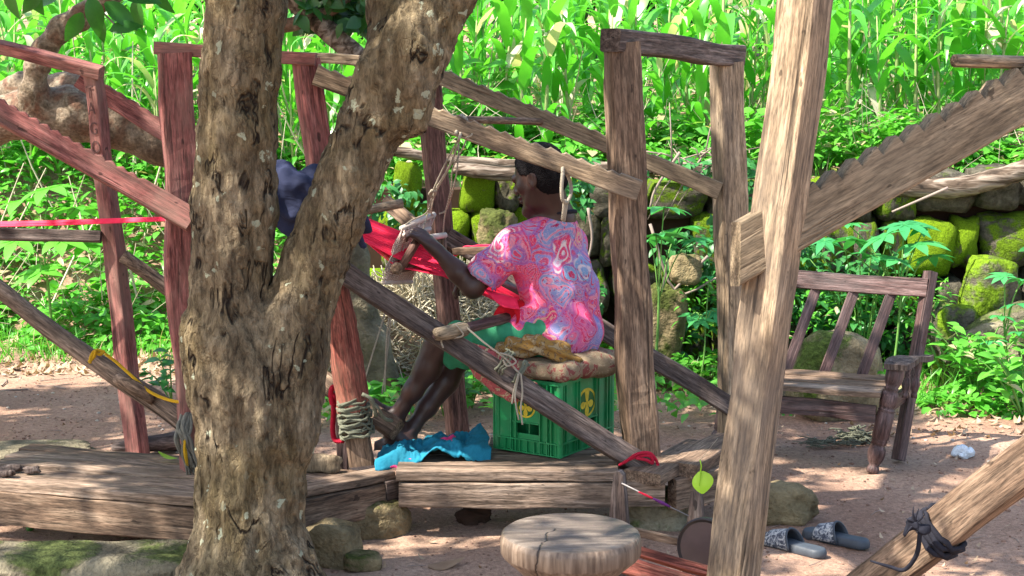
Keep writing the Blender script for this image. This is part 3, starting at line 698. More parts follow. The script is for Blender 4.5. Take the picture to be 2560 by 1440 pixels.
def lump(sc, amp, thr, seed):
    def f(x, y): return amp * np.clip(fbm(np.stack([x * sc, y * sc, 0 * x], 1), 3, seed) + thr, 0, 1.6)
    return f
hb = lump(1.6, .34, .75, 4)
bank = lambda x, y: hb(x, y) * sst(9.35, 9.9, y) * (1 - sst(-.95, -.6, x)) * (1 - .7 * sst(10.6, 11.6, y))
tag(scatter('undergrowth', [leaf_field(8200, (-6.4, -.6), (9.4, 11.6), bank, (.03, .08), OV[0], seed=1), leaf_field(4200, (-6.4, -.6), (9.4, 11.4), bank, (.06, .13), OV[1], seed=2),
                            leaf_field(4200, (-6.4, -.6), (9.4, 11.6), bank, (.05, .13), OV[2], seed=3)], W['weed']), 'tangle of sunlit weeds and creepers covering the bank', None, None, 'stuff')
ht = lump(1.7, .28, .55, 9)
topf = lambda x, y: ht(x, y) * sst(-1.0, -.7, x) * (1 - .5 * sst(9.9, 10.6, y)) + .02
tag(scatter('undergrowth', [leaf_field(6500, (-.9, 4), (9.2, 10.5), topf, (.03, .08), OV[0], seed=11), leaf_field(3000, (-.9, 4), (9.22, 10.6), topf, (.06, .12), OV[1], seed=12),
                            leaf_field(2500, (-.9, 4), (9.25, 10.6), topf, (.06, .14), OV[2], seed=13)], W['weed']), 'weeds and creepers growing along the top of the wall', None, None, 'stuff')
tag(scatter('undergrowth', [leaf_field(11000, (-7, 7), (10.5, 14), lambda x, y: .15 + .55 * np.clip(fbm(np.stack([x, y, 0 * x], 1) * 1.3, 2, 55) + .4, 0, 1), (.06, .14), OV[2], seed=51, zmin=.1)], W['weed']), 'low green growth filling the field between the maize stalks', None, None, 'stuff')
def creeper():
    g = np.random.default_rng(88); P = []
    while len(P) < 3600:
        x = g.uniform(-.9, 3.7, 4000); z = g.uniform(.05, 1.2, 4000); q = fbm(np.stack([x * 1.5, z * 2.2, 0 * x], 1), 3, 91) + .28 * sst(1.2, 2.2, x) - .12 * sst(1.1, .3, x); k = q > .18; P += list(np.stack([x[k], 8.80 - g.uniform(0, .10, k.sum()), z[k]], 1))
    P = np.array(P[:3600]); n = len(P); d = np.stack([g.normal(0, .7, n), g.uniform(-.9, -.1, n), g.normal(-.35, .5, n)], 1); return (OV[0], P, frames(d, np.stack([g.normal(0, .3, n), g.uniform(-.8, -.1, n), np.full(n, .8)], 1)), g.uniform(.03, .085, n))
tag(scatter('creepers', [creeper()], W['weed_dark']), 'creepers and small weeds rooted in the joints of the wall', None, None, 'stuff')
hr = lump(2.3, .30, .35, 21)
# weeds at the wall foot on the right
wf = lambda x, y: hr(x, y) * (sst(1.9, 2.7, x)) * sst(7.4, 8.1, y) + .12 * hr(x, y)
tag(scatter('undergrowth', [leaf_field(2600, (1.2, 3.6), (7.5, 8.9), wf, (.025, .07), OV[0], seed=31), leaf_field(900, (1.8, 3.6), (7.6, 8.9), wf, (.05, .09), OV[1], seed=32)], W['weed']), 'low bright weeds at the foot of the wall', None, None, 'stuff')
wf2 = lambda x, y: .16 * np.clip(hr(x, y) * 5, .3, 1) * sst(8.2, 8.5, y)
tag(scatter('undergrowth', [leaf_field(2400, (-1.1, 2.0), (8.2, 8.95), wf2, (.03, .07), OV[0], seed=33), leaf_field(700, (-1.0, 1.2), (7.3, 8.8), lambda x, y: .14 + 0 * x, (.05, .10), OV[0], seed=35, dens=lambda x, y: .5 + 0 * x),
                            leaf_field(1300, (.9, 2.4), (8.5, 8.98), lambda x, y: .55 + 0 * x, (.03, .07), OV[2], seed=36)], W['weed']), 'grassy weeds along the wall base', None, None, 'stuff')
# grass tufts
def blades(n, xr, yr, L, seed, hf=None, zoff=0):
    g = np.random.default_rng(seed); x = g.uniform(*xr, n); y = g.uniform(*yr, n); z = terr(x, y, False) + zoff; a = g.uniform(0, 6.28, n); u = np.stack([np.cos(a), np.sin(a), .3 + 0 * a], 1)
    d = np.stack([g.normal(0, .35, n), g.normal(0, .35, n), np.ones(n)], 1); b = blade(4, 1, lambda t: .022 * (1 - t) + .001, lambda t: -1.2 * t, .1)
    return (b, np.stack([x, y, z], 1), frames(d, u), g.uniform(*L, n))
tag(scatter('grass', [blades(1500, (-4, -.5), (9.1, 9.9), (.06, .22), 1), blades(900, (-1, 2.2), (8.3, 8.9), (.05, .18), 2), blades(1000, (1.8, 3.6), (7.9, 8.8), (.06, .25), 3), blades(1500, (-.9, 3.8), (9.15, 9.5), (.08, .3), 4)], W['weed']), 'thin grass at the edge of the yard', None, None, 'stuff')
# pale dry stalks standing between the maize
def sticks(n, xr, yr, L, seed, tilt=.35, z0=0., zr=0):
    g = np.random.default_rng(seed); x = g.uniform(*xr, n); y = g.uniform(*yr, n); z = terr(x, y, False) + z0 + zr * g.random(n)
    d = np.stack([g.normal(0, tilt, n), g.normal(0, tilt, n), np.ones(n)], 1); u = np.tile([.3, 1, .1], (n, 1)); v, f = tube_geo([(0, 0, 0), (.02, .5, 0), (0, 1, .02)], [.008, .007, .004], 4, cap=False)
    return ((v, np.array(f)), np.stack([x, y, z], 1), frames(d, u), g.uniform(*L, n))
tag(scatter('dry_stems', [sticks(230, (-4.2, 4), (9.9, 11.6), (.4, 1.1), 5), sticks(500, (-4, 4), (9.3, 10.4), (.12, .4), 6, 1.2, .1, .25)], W['straw']), 'pale dry stalks standing in the maize field', None, None, 'stuff')
# leaf litter and straw
g_ = np.random.default_rng(77)
def litter(n, xr, yr, size, base, seed, z0=.012, dens=None):
    g = np.random.default_rng(seed); x = g.uniform(*xr, n); y = g.uniform(*yr, n); z = terr(x, y) + z0; a = g.uniform(0, 6.28, n)
    return (base, np.stack([x, y, z], 1), frames(np.stack([np.cos(a), np.sin(a), g.normal(0, .15, n)], 1), np.stack([g.normal(0, .25, n), g.normal(0, .25, n), np.ones(n)], 1)), g.uniform(*size, n))
CURL = ovate(1, .45, 4, 1.2, -.35)
tag(scatter('leaf_litter', [litter(1500, (-4, -.4), (8.7, 9.7), (.03, .08), CURL, 1), litter(900, (-1, 3.4), (7.9, 8.8), (.02, .07), CURL, 2), litter(520, (-2.6, 2.6), (4.8, 8.6), (.008, .035), CURL, 3), litter(500, (1.6, 3.2), (7.2, 8.4), (.02, .06), CURL, 4)], W['litter']), 'brown dry leaves strewn over the earth', None, None, 'stuff')
def pebs(n, xr, yr, size, seed):
    g = np.random.default_rng(seed); x = g.uniform(*xr, n); y = g.uniform(*yr, n); z = terr(x, y) + .001; a = g.uniform(0, 6.28, n)
    v, f = ico(1); v = v * [1, .8, .55]; return ((v, f), np.stack([x, y, z], 1), frames(np.stack([np.cos(a), np.sin(a), 0 * a], 1), np.tile([0., 0, 1], (n, 1))), g.uniform(*size, n) * .5)
tag(scatter('pebbles', [pebs(5200, (-2.6, 2.6), (4.7, 9.2), (.004, .014), 5), pebs(260, (-2.6, 2.6), (4.8, 9.2), (.012, .03), 6)], flat('pebble', (.27, .16, .115), .9, .15, .5, 30)), 'small pebbles in the earth', None, None, 'stuff')
tag(scatter('pebbles', [pebs(260, (-2.8, 3), (6.6, 9.4), (.01, .028), 7)], flat('pale pebble', (.55, .48, .40), .9, .15, .4, 30)), 'pale chips lying on the earth', None, None, 'stuff')

def lying(n, xr, yr, L, seed):
    g = np.random.default_rng(seed); x = g.uniform(*xr, n); y = g.uniform(*yr, n); z = terr(x, y) + .006; a = g.uniform(0, 6.28, n); v, f = tube_geo([(0, 0, 0), (.06, .4, .02), (0, 1, 0)], [.02, .016, .008], 4, cap=False)
    return ((v, np.array(f)), np.stack([x, y, z], 1), frames(np.stack([np.cos(a), np.sin(a), 0 * a], 1), np.tile([0., 0, 1], (n, 1))), g.uniform(*L, n))
tag(scatter('twig_litter', [lying(220, (-2.6, 2.8), (4.8, 8.8), (.03, .12), 3), lying(260, (-3.4, 3), (8.2, 9.3), (.06, .25), 4)], W['twig']), 'small dry twigs lying on the earth', None, None, 'stuff')

# straw heap behind the loom
q = at(1075, 790, 8.45)
V, Fc = rock_geo(77, (1.08, .40, .70), 2.5, .3, ICO3); heap = tag(mk('straw_heap', V + [q.x + .05, 8.5, .10], Fc, W['litter']), 'heap of pale dry straw behind the loom against the wall', 'straw heap')
g = np.random.default_rng(9); n = 6500; th = g.uniform(0, 6.28, n); ph = g.uniform(0, 1.5, n); P = np.stack([q.x + .05 + .66 * np.cos(th) * np.cos(ph), 8.5 + .29 * np.sin(th) * np.cos(ph), .10 + .43 * np.sin(ph)], 1)
sv, sf = tube_geo([(0, 0, 0), (.06, .5, 0), (0, 1, .05)], .024, 3, cap=False)
o = scatter('straw', [((sv, np.array(sf)), P, frames(g.normal(0, 1, (n, 3)) * [1, .5, .8], g.normal(0, 1, (n, 3))), g.uniform(.06, .2, n))], W['straw']); adopt(o, heap); tag(o, kind='stuff')

# far trees behind the field
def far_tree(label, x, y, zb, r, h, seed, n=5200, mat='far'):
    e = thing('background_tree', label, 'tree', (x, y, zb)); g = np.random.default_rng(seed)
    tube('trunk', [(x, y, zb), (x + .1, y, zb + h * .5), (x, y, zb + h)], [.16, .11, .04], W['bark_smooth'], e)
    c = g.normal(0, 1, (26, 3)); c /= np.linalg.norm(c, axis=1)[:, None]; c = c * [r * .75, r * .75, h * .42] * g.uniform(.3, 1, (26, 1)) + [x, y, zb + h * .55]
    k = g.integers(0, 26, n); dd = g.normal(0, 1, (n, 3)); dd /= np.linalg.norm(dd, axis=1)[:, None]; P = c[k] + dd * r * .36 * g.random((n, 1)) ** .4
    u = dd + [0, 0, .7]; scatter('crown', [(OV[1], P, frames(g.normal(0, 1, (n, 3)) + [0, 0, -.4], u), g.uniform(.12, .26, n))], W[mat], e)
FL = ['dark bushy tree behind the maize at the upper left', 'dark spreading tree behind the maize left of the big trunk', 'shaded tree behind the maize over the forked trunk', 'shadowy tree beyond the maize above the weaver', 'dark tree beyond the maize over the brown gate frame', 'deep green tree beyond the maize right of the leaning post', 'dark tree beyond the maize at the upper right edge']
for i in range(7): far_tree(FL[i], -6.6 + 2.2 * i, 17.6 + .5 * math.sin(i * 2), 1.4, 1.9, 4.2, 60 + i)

# ------------------------------------------------ the big forked tree
TY = 5.05
def tp(x, y, dY=0): return np.array(at(x, y, TY + dY))
tree = thing('forked_tree', 'thick lichen-spotted tree with a forked trunk left of the weaver', 'tree', (float(tp(630, 1500)[0]), TY, 0))
def build_trunk():
    k = 1 / 775.
    lo = tp(380, 1560, -.45); hi = tp(1330, -330, .5)
    f = Field((-1.22, 4.6, -.12), (.12, 5.6, 2.75), .0105)
    L = [(632, -420, -.05, 88), (628, -250, 0, 90), (612, 0, 0, 94), (600, 170, 0, 97), (590, 330, 0, 98), (580, 520, 0, 101), (571, 700, 0, 97), (582, 840, 0, 112), (630, 940, 0, 128), (634, 1100, 0, 126), (626, 1230, 0, 124), (622, 1350, 0, 132), (622, 1480, 0, 158), (620, 1600, 0, 200)]
    Rr = [(1250, -300, .05, 78), (1160, -130, .05, 82), (1085, 10, .03, 84), (1030, 110, .0, 86), (972, 200, 0, 84), (928, 300, 0, 80), (885, 420, 0, 76), (838, 540, 0, 78), (785, 650, 0, 76), (748, 760, 0, 80), (700, 880, 0, 95)]
    f.chain([tp(a, b, c) for a, b, c, d in L], [d * k for a, b, c, d in L], k=.02)
    f.chain([tp(a, b, c) for a, b, c, d in Rr], [d * k for a, b, c, d in Rr], k=.012)
    f.chain([tp(992, 150, .05), tp(975, 0, .1), tp(985, -160, .12), tp(1010, -300, .12)], [60 * k, 54 * k, 50 * k, 46 * k], k=.04)
    f.cap(tp(1050, 150, -.05), tp(1010, 290, -.02), 45 * k, 60 * k, k=.05)
    f.cap(tp(735, 880), tp(700, 1050), 80 * k, 100 * k, k=.06)
    f.cap(tp(520, 840), tp(560, 960), 50 * k, 80 * k, k=.08)
    f.ell(tp(640, 800, -.13), (.05, .03, .06), k=.03, sub=True)
    f.ell(tp(655, 700, -.12), (.018, .05, .10), k=.03, sub=True)
    for (x, y, c, r) in ((470, 1520, -.1, 60), (560, 1540, -.24, 55), (690, 1540, -.22, 60), (775, 1500, -.12, 60), (790, 1520, .1, 60), (480, 1500, .12, 60)):
        f.cap(tp(624, 1300, 0), tp(x, y, c), 70 * k, r * k, k=.07)
    def disp(V, N):
        q = V * [1, 1, .30]; flu = fbm(q * 9, 3, 5); fine = fbm(V * [26, 26, 9], 3, 9); low = sst(1.0, .2, V[:, 2])
        an = np.arctan2(V[:, 1] - TY, V[:, 0] + .84); rid = np.abs(np.sin(an * 9 + 1.5 * fbm(V * [3, 3, 2.2], 3, 4)))
        cr = -np.abs(fbm(V * [20, 20, 5] + .3 * fbm(V * 9, 2, 7)[:, None], 3, 31)); return .012 * flu + .006 * fine + .012 * (cr + .3) + .006 * fbm(V * 3, 2, 1) + .004 * fbm(V * 55, 2, 77) + low * .010 * (rid - .5)
    f.obj('trunk', W['bark'], tree, disp)
build_trunk()
def branch(pts, rr, parent=tree, mat='bark', n=10): return tube('branch', pts, rr, W[mat], parent, n=n, sm=4, wob=.08)
a0 = tp(632, -415, -.05); a1 = tp(1250, -298, .05)
branch([a0 - [0, 0, .1], a0 + [-.1, -.3, .6], a0 + [-.5, -.9, 1.2], a0 + [-1.2, -1.6, 1.7]], [.115, .10, .07, .03])
branch([a0 - [0, 0, .1], a0 + [.1, .3, .7], a0 + [-.1, 1.0, 1.4], a0 + [-.5, 1.7, 1.8]], [.10, .09, .06, .02])
branch([a1 - [.04, 0, .08], a1 + [.4, 0, .5], a1 + [.9, .4, 1.1], a1 + [1.5, .6, 1.5]], [.10, .09, .06, .02])
branch([a1 - [.04, 0, .08], a1 + [.3, -.4, .6], a1 + [.7, -1.0, 1.2], a1 + [1.0, -1.7, 1.5]], [.09, .07, .05, .02])
def crown():
    g = np.random.default_rng(3); off = -np.array(SD) * 0
    cl = []
    # clumps spread over a broad crown above and behind the camera side, out of the picture
    while len(cl) < 102:
        x = g.uniform(-6.6, 1.6); y = g.uniform(1.2, 8); z = g.uniform(2.9, 4.9)
        e = ((x + 2.6) / 3.9) ** 2 + ((y - 4.5) / 3.3) ** 2 + ((z - 3.7) / 1.5) ** 2
        u = (z - 1.3) * .75; gx, gy = x + u * .93, y + u * .37              # where this clump's shade falls at post height
        if abs(gx - .72) < .42 and abs(gy - 4.25) < .5 and g.random() < .75: continue
        if e < 1 and (z > 1.7 + y * .075 + .75): cl.append((x, y, z))
    cl = np.array(cl); n = 19500; k = g.integers(0, len(cl), n); d = g.normal(0, 1, (n, 3)); d /= np.linalg.norm(d, axis=1)[:, None]
    P = cl[k] + d * [.42, .42, .26] * g.random((n, 1)) ** .5
    scatter('crown', [(ovate(1, .42, 3, -.5, .2), P, frames(g.normal(0, 1, (n, 3)) + [0, 0, -.5], d * .4 + g.normal(0, .3, (n, 3)) + [0, 0, 1]), g.uniform(.09, .16, n))], W['crown'], tree)
crown()

# ------------------------------------------------ smooth-barked limb behind the red loom
def limb_tree():
    e = thing('leaning_tree', 'smooth-barked leaning tree limb with a curved branch behind the red loom at left', 'tree', tuple(at(-420, 800, 8.0)))
    e.location.z = 0; LY = 7.7; f = Field((-3.95, 7.2, -.1), (-1.2, 8.3, 2.35), .016); k = 1 / 510.
    def q(x, y, d=0): return np.array(at(x, y, LY + d))
    f.chain([q(-500, 900, .2), q(-420, 700, .15), q(-260, 480, .1), (q(-110, 335, .05)), q(60, 285), q(180, 285), q(300, 315), q(400, 355), q(500, 400), q(640, 470)], [.22, .2, .18, 70 * k, 55 * k, 62 * k, 58 * k, 52 * k, 50 * k, 44 * k], k=.05)
    f.chain([q(-200, 330, .25), q(-60, 260, .25), q(60, 222, .2), q(170, 225, .15), q(260, 262, .1), q(330, 300, .05)], [.08, 38 * k, 34 * k, 36 * k, 40 * k, 36 * k], k=.05)
    f.chain([q(100, 285, -.03), q(84, 230, -.1), q(90, 170, -.12), q(112, 115, -.12), q(150, 75, -.12), q(205, 38, -.1), q(270, -10, -.1), q(350, -80, -.1)], [44 * k, 27 * k, 25 * k, 25 * k, 27 * k, 27 * k, 25 * k, 22 * k], k=.05)
    f.ell(q(262, 345, -.1), (.035, .03, .035), k=.02)
    f.obj('trunk', W['bark_smooth'], e, lambda V, N: .010 * fbm(V * 7, 3, 2) + .004 * fbm(V * 25, 2, 5))
    # broad hanging leaves near the frame top
    lv = mesh('leaf', *ovate(1, .46, 7, -.6, .22)); lv.materials.append(W['crown_low'])
    for (x, y, l, a) in ((205, 50, .13, -2.6), (225, 10, .15, 2.9), (245, 60, .10, 3.0), (262, 25, .15, 2.2), (300, 0, .15, 1.7), (340, 15, .12, 3.1), (165, -10, .14, -2.0), (60, -20, .13, 2.6), (100, -10, .12, -2.5), (275, 95, .12, 1.3), (20, -15, .13, 3.0), (385, -10, .12, 2.6)):
        p = at(x, y - 18, 7.45 + .2 * math.sin(x)); o = bpy.data.objects.new('leaf', lv); COL.objects.link(o)
        o.matrix_basis = Matrix.Translation(p) @ Matrix.Rotation(a, 4, 'Y') @ Matrix.Rotation(R(90), 4, 'X') @ Matrix.Rotation(.5 * math.sin(x), 4, 'Y') @ Matrix.Scale(l * 1.25, 4); adopt(o, e)
    tube('twig', [q(200, -60), q(230, 0), q(285, 60), q(310, 95)], [.008, .005, .003], W['twig'], e, n=5); tube('twig', [q(60, -80), q(150, -20), q(230, 0)], [.006, .005, .004], W['twig'], e, n=5)
    tube('twig', [q(230, -10), q(320, -30), q(390, -20)], [.005, .004, .003], W['twig'], e, n=5)
limb_tree()
def limb2():
    e = thing('background_limb_tree', 'rough slanting tree limb with dark leaves seen through the fork of the trunk', 'tree', tuple(at(680, 1100, 7.4))); e.location.z = 0; Y = 7.2
    q = lambda x, y, d=0: at(x, y, Y + d)
    tube('limb', [q(600, 1190), q(640, 700), q(640, 300), q(660, 20), q(650, -300)], [.07, .07, .06, .055, .05], W['bark_smooth'], e, n=12, wob=.1)
    tube('limb', [q(650, -90, 0), q(730, -10), q(800, 60), q(870, 120), q(930, 175), q(990, 250)], [.055, .05, .048, .046, .042, .03], W['log'], e, n=12, wob=.12)
    tube('limb', [q(655, 60), q(700, 66), q(760, 52), q(840, 20), q(900, -40)], [.03, .03, .03, .025, .02], W['bark_smooth'], e, n=10, wob=.1)
    g = np.random.default_rng(8); n = 420; P = np.array([tuple(q(g.uniform(735, 960), g.uniform(-70, 62), g.uniform(-.1, .5))) for _ in range(n)])
    scatter('crown', [(OV[1], P, frames(g.normal(0, 1, (n, 3)) * [1, .5, .6] + [0, 0, -.6], g.normal(0, .6, (n, 3)) + [0, -.8, .6]), g.uniform(.05, .11, n))], W['crown'], e)
limb2()

# stump behind the loom
def stump():
    q = lambda x, y, d=0: np.array(at(x, y, 8.05 + d))
    f = Field((-1.2, 7.7, -.1), (-.35, 8.5, 1.1), .013); k = 1 / 488.
    f.chain([q(885, 560), q(890, 650), q(905, 760), q(920, 850), q(930, 930), q(935, 1000)], [22 * k, 30 * k, 36 * k, 48 * k, 46 * k, 55 * k], k=.05)
    f.cap(q(930, 850), q(985, 950, -.05), 30 * k, 14 * k, k=.05); f.cap(q(920, 900), q(880, 985), 30 * k, 20 * k, k=.05)
    o = f.obj('tree_stump', W['stone_slab'], None, lambda V, N: .012 * fbm(V * 6, 3, 2)); tag(o, 'pale greenish gnarled stump standing behind the bound red post', 'stump')
stump()

# ------------------------------------------------ distinct plants
def palm_plant(label, base_px, Y, leaves, stem_r=.009, z0=None, mat='papaya', name='palmate_plant', tilt=.6):
    b = at(base_px[0], base_px[1], Y)
    if z0 is not None: b.z = z0
    e = thing(name, label, 'plant', tuple(b)); pm = mesh('leaf', *palmate(7, 1, .30)); pm.materials.append(W[mat]); top = Vector((b.x, b.y, b.z))
    tops = [at(*p[:2], Y + p[2]) for p in leaves]; hi = max(tops, key=lambda v: v.z); mid = Vector((b.x * .4 + hi.x * .6, b.y, b.z + (hi.z - b.z) * .6))
    tube('stem', [b, (b + mid) / 2 + Vector((.01, 0, 0)), mid], [stem_r, stem_r * .8, stem_r * .6], W['green_stem'], e, n=6)
    for i, t in enumerate(tops):
        tube('leaf_stalk', [mid - Vector((0, 0, .12 * rnd.random())), (mid + t) / 2 + Vector((0, 0, .03)), t], .0035, W['green_stem'], e, n=5)
        o = bpy.data.objects.new('leaf', pm); COL.objects.link(o); s = leaves[i][3]
        o.matrix_basis = Matrix.Translation(t) @ Matrix.Rotation(rnd.uniform(0, 6.28), 4, 'Z') @ Matrix.Rotation(rnd.uniform(-.3, .3), 4, 'X') @ Matrix.Rotation(rnd.uniform(-.3, .3), 4, 'Y') @ Matrix.Scale(s, 4); adopt(o, e)
palm_plant('palmate-leaved plant with a green stem between the two brown posts', (1632, 810), 8.3, [(1660, 520, 0, .22), (1640, 590, -.1, .22), (1700, 570, .1, .22), (1740, 600, 0, .15), (1620, 600, .1, .16)], z0=0)
palm_plant('low palmate plant at the wall foot behind the far brown post', (1750, 825), 8.35, [(1745, 800, 0, .12), (1725, 790, .05, .12), (1775, 690, 0, .13), (1790, 780, .05, .13)], .006, z0=0)
palm_plant('spreading palmate plant growing above the chair back', (2230, 760), 8.25, [(2140, 600, 0, .17), (2210, 590, -.1, .2), (2290, 610, 0, .2), (2260, 560, .1, .2), (2180, 640, -.1, .18), (2330, 640, 0, .17), (2240, 650, -.15, .18), (2120, 560, .1, .14), (2310, 570, .1, .15), (2060, 600, .1, .14)], .008, z0=0)
palm_plant('small bluish palmate plant leaning in at the far right of the wall', (2520, 900), 8.0, [(2500, 790, 0, .13), (2540, 760, 0, .13), (2480, 850, 0, .12), (2545, 830, -.1, .12), (2510, 690, 0, .12), (2555, 700, 0, .12)], .006, z0=0)
palm_plant('broad-leaved plant in front of the maize at the left edge', (130, 860), 9.6, [(60, 500, .2, .3), (120, 470, .2, .28), (190, 520, .1, .28), (40, 600, 0, .25), (150, 600, 0, .28), (220, 610, .1, .25), (100, 680, -.1, .25)], .012, mat='weed', z0=.0)

def leafy(label, base, n, spread, h, ls, seed, mat='weed', lean=(0, 0), name='leafy_plant'):
    g = np.random.default_rng(seed); e = thing(name, label, 'plant', tuple(base)); b = np.array(base); P = []; D = []
    for k in range(max(3, n // 9)):
        a = g.uniform(0, 6.28); r = spread * g.uniform(.3, 1); t = b + [r * math.cos(a) + lean[0], r * math.sin(a) * .6 + lean[1], h * g.uniform(.6, 1)]; m = (b + t) / 2 + [0, 0, h * .15]
        tube('stem', [b, m, t], [.005, .004, .002], W['green_stem'], e, n=5, sm=3)
        for s in np.linspace(.35, 1, 9):
            p = b * (1 - s) ** 2 + 2 * m * s * (1 - s) + t * s * s; a2 = g.uniform(0, 6.28); P.append(p); D.append([math.cos(a2), math.sin(a2), g.uniform(-.2, .5)])
    P = np.array(P); n = len(P); scatter('leaves', [(OV[0], P, frames(np.array(D), np.tile([0., -.3, 1], (n, 1)) + g.normal(0, .25, (n, 3))), g.uniform(ls * .6, ls * 1.2, n))], W[mat], e)
def gp(x, y, z=0): p = onz(x, y, z); return (p.x, p.y, z)
leafy('small reddish-green seedling between the red posts beside the yellow rope', gp(430, 1010), 26, .14, .26, .085, 1, 'weed_dark')
leafy('bright broad-leaved seedling beside the weaver\'s raised foot', gp(960, 1040), 34, .16, .18, .12, 2)
leafy('low leafy plant behind the bound red post', gp(830, 1040), 30, .16, .2, .09, 3)
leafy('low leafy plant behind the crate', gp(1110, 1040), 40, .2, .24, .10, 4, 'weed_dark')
leafy('low leafy plant behind the weaver\'s knees', gp(1180, 1020), 40, .2, .2, .09, 5)
leafy('lush bright bush behind the chair at the right edge', (float(at(2440, 1040, 7.9).x), 7.9, 0), 110, .32, .42, .09, 6)
leafy('bright bush hanging in at the lower right edge of the wall', (float(at(2560, 1020, 7.6).x), 7.6, 0), 90, .34, .40, .09, 7)
leafy('bushy weed at the wall foot just right of the chair arm', (float(at(2370, 900, 8.3).x), 8.3, 0), 80, .26, .40, .08, 8)
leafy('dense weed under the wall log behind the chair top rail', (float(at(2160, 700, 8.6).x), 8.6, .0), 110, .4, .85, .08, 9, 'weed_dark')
leafy('bright weed between the slats of the chair back', (float(at(2160, 900, 7.7).x), 7.7, 0), 50, .16, .22, .07, 10)
leafy('young broad-leaved shrub beside the maize above the notched beam', tuple(at(1160, 250, 10.0) - Vector((0, 0, .35))), 60, .3, .6, .17, 12)
# dry twigs tangled on the wall
def twigs():
    g = np.random.default_rng(4); mb = MB()
    for k in range(26):
        p = np.array(at(g.uniform(1610, 1800), g.uniform(380, 450), 8.7 + g.uniform(-.1, .1))); d = np.array([g.normal(0, .2), g.normal(0, .05), g.normal(0, .14)]); mb.tube([p, p + d * .5 + [0, 0, .03], p + d], [.006, .004, .002], 5)
    for (P) in ([(1625, 560), (1690, 730), (1800, 690)], [(1700, 380), (1640, 470), (1625, 520)], [(1470, 520), (1480, 600), (1460, 680)], [(1635, 810), (1660, 700), (1668, 650)], [(1770, 640), (1690, 720), (1640, 780)], [(2370, 470), (2300, 500), (2230, 530)]):
        mb.tube(smooth_path([at(x, y, 8.6) for x, y in P], 4), [.009, .006], 5)
    tag(mb.build('twig_tangle', W['twig'], smooth=True), 'tangle of bare grey twigs hanging over the wall', 'twigs', None, 'stuff')
twigs()

# ------------------------------------------------ platforms
def vec(p, z): return Vector((p.x, p.y, z))
def plank(name, a, b, w, t, mat, parent, zt, **kw):
    """lying board along a-b (front edge centre line), top at zt"""
    a, b = Vector((a[0], a[1], zt - t / 2)), Vector((b[0], b[1], zt - t / 2)); return beam(name, a, b, w, t, W[mat], parent, hint=(0, 0, 1), **kw)
ZT = .255
fl = onz(1003, 1176, ZT); fr = onz(1655, 1180, ZT); br = onz(1800, 1108, ZT)
dr = (fr - fl).normalized(); nr = Vector((-dr.y, dr.x, 0))
plat = thing('weaver_platform', 'low plank platform on stones under the green crate and the weaver\'s feet', 'platform', (fl.x, fl.y, .1))
ext = [.0, .07, .16]; wd_ = .128
for i in range(3):
    a = fl + nr * (wd_ * (i + .5)) + dr * (-.02 + .01 * i); b = fl + dr * ((fr - fl).length - .155) + nr * (wd_ * (i + .5))
    if i: b = fr + dr * (-.145) + nr * (wd_ * (i + .5))
    plank('plank', a, b, wd_ - .004, .04 + .004 * (i == 1), 'wood_plank', plat, ZT - .002 * i, segs=24, seed=20 + i, bow=.004)
for i, (x0, x1, w) in enumerate(((.30, .88, .20),)):
    plank('plank', fl + nr * (wd_ * 3 + w / 2 + .004) + dr * x0, fl + nr * (wd_ * 3 + w / 2 + .004) + dr * x1, w, .04, 'wood_plank', plat, ZT - .004, seed=31)
# the wide board that runs front to back under the thick post, at the right
c1 = fr + dr * (-.07); plank('plank', c1 + nr * -.012, br + dr * -.06 + nr * .03, .145, .045, 'wood_brown', plat, ZT + .003, seed=35)
plank('plank', c1 + dr * .14 + nr * .10, br + dr * .06 + nr * .12, .13, .055, 'wood_brown', plat, ZT + .012, seed=36)
fz = ZT - .044
beam('fascia', fl + Vector((-.01, .02, fz - ZT - .043)), fr + Vector((.012, .02, fz - ZT - .043)), .090, .045, W['wood_plank'], plat, hint=(0, -1, 0), seed=41, segs=30, wob=.006, bow=-.006)
rb = onz(1800, 1150, ZT); rdir = (rb - fr).normalized()
beam('fascia', fr + rdir * .02 + Vector((.03, .05, fz - ZT - .05)), rb + rdir * .05 + Vector((.03, .05, fz - ZT - .05)), .115, .045, W['wood_brown'], plat, hint=(.6, -1, 0), seed=42)
beam('joist', fl + Vector((.05, .36, fz - ZT - .04)), fr + Vector((0, .36, fz - ZT - .04)), .09, .05, W['wood_dark'], plat, seed=43)

ZL = .225
c0 = onz(-90, 1196, ZL); c1 = onz(498, 1248, ZL); cc = onz(612, 1259, ZL); c2 = onz(988, 1182, ZL); cb = onz(-60, 1128, ZL); ccb = onz(880, 1132, ZL)
lp = thing('plank_platform', 'sunlit low plank platform left of and behind the forked trunk', 'platform', (cc.x, cc.y, .08))
df = (cc - c0).normalized(); nf = Vector((-df.y, df.x, 0)); Lf = (cc - c0).length
w_ = .112; 
for i in range(5):
    _d = (c2 - cc).normalized(); _s = w_ * (i + .5) / _d.dot(nf); a = c0 + nf * (w_ * (i + .5)) + df * (-.02 * i); b = c0 + df * (Lf + _s * _d.dot(df) - .10 * (i > 0) - .02) + nf * (w_ * (i + .5))
    plank('plank', a, b, w_ - [.003, .004, .008, .004, .01][i], .035, ['wood_plank', 'wood_plank', 'wood_plank', 'wood_plank', 'wood_brown'][i], lp, ZL - [0, .004, -.002, .003, .006][i], seed=50 + i, segs=26, bow=.005 * (-1) ** i, wob=.005)
beam('fascia', c0 + Vector((0, .015, -.098)), c1 + df * .12 + Vector((0, .015, -.098)), .125, .04, W['wood_brown'], lp, hint=-nf, seed=60, segs=26)
d2 = (c2 - cc).normalized(); n2 = Vector((-d2.y, d2.x, 0))
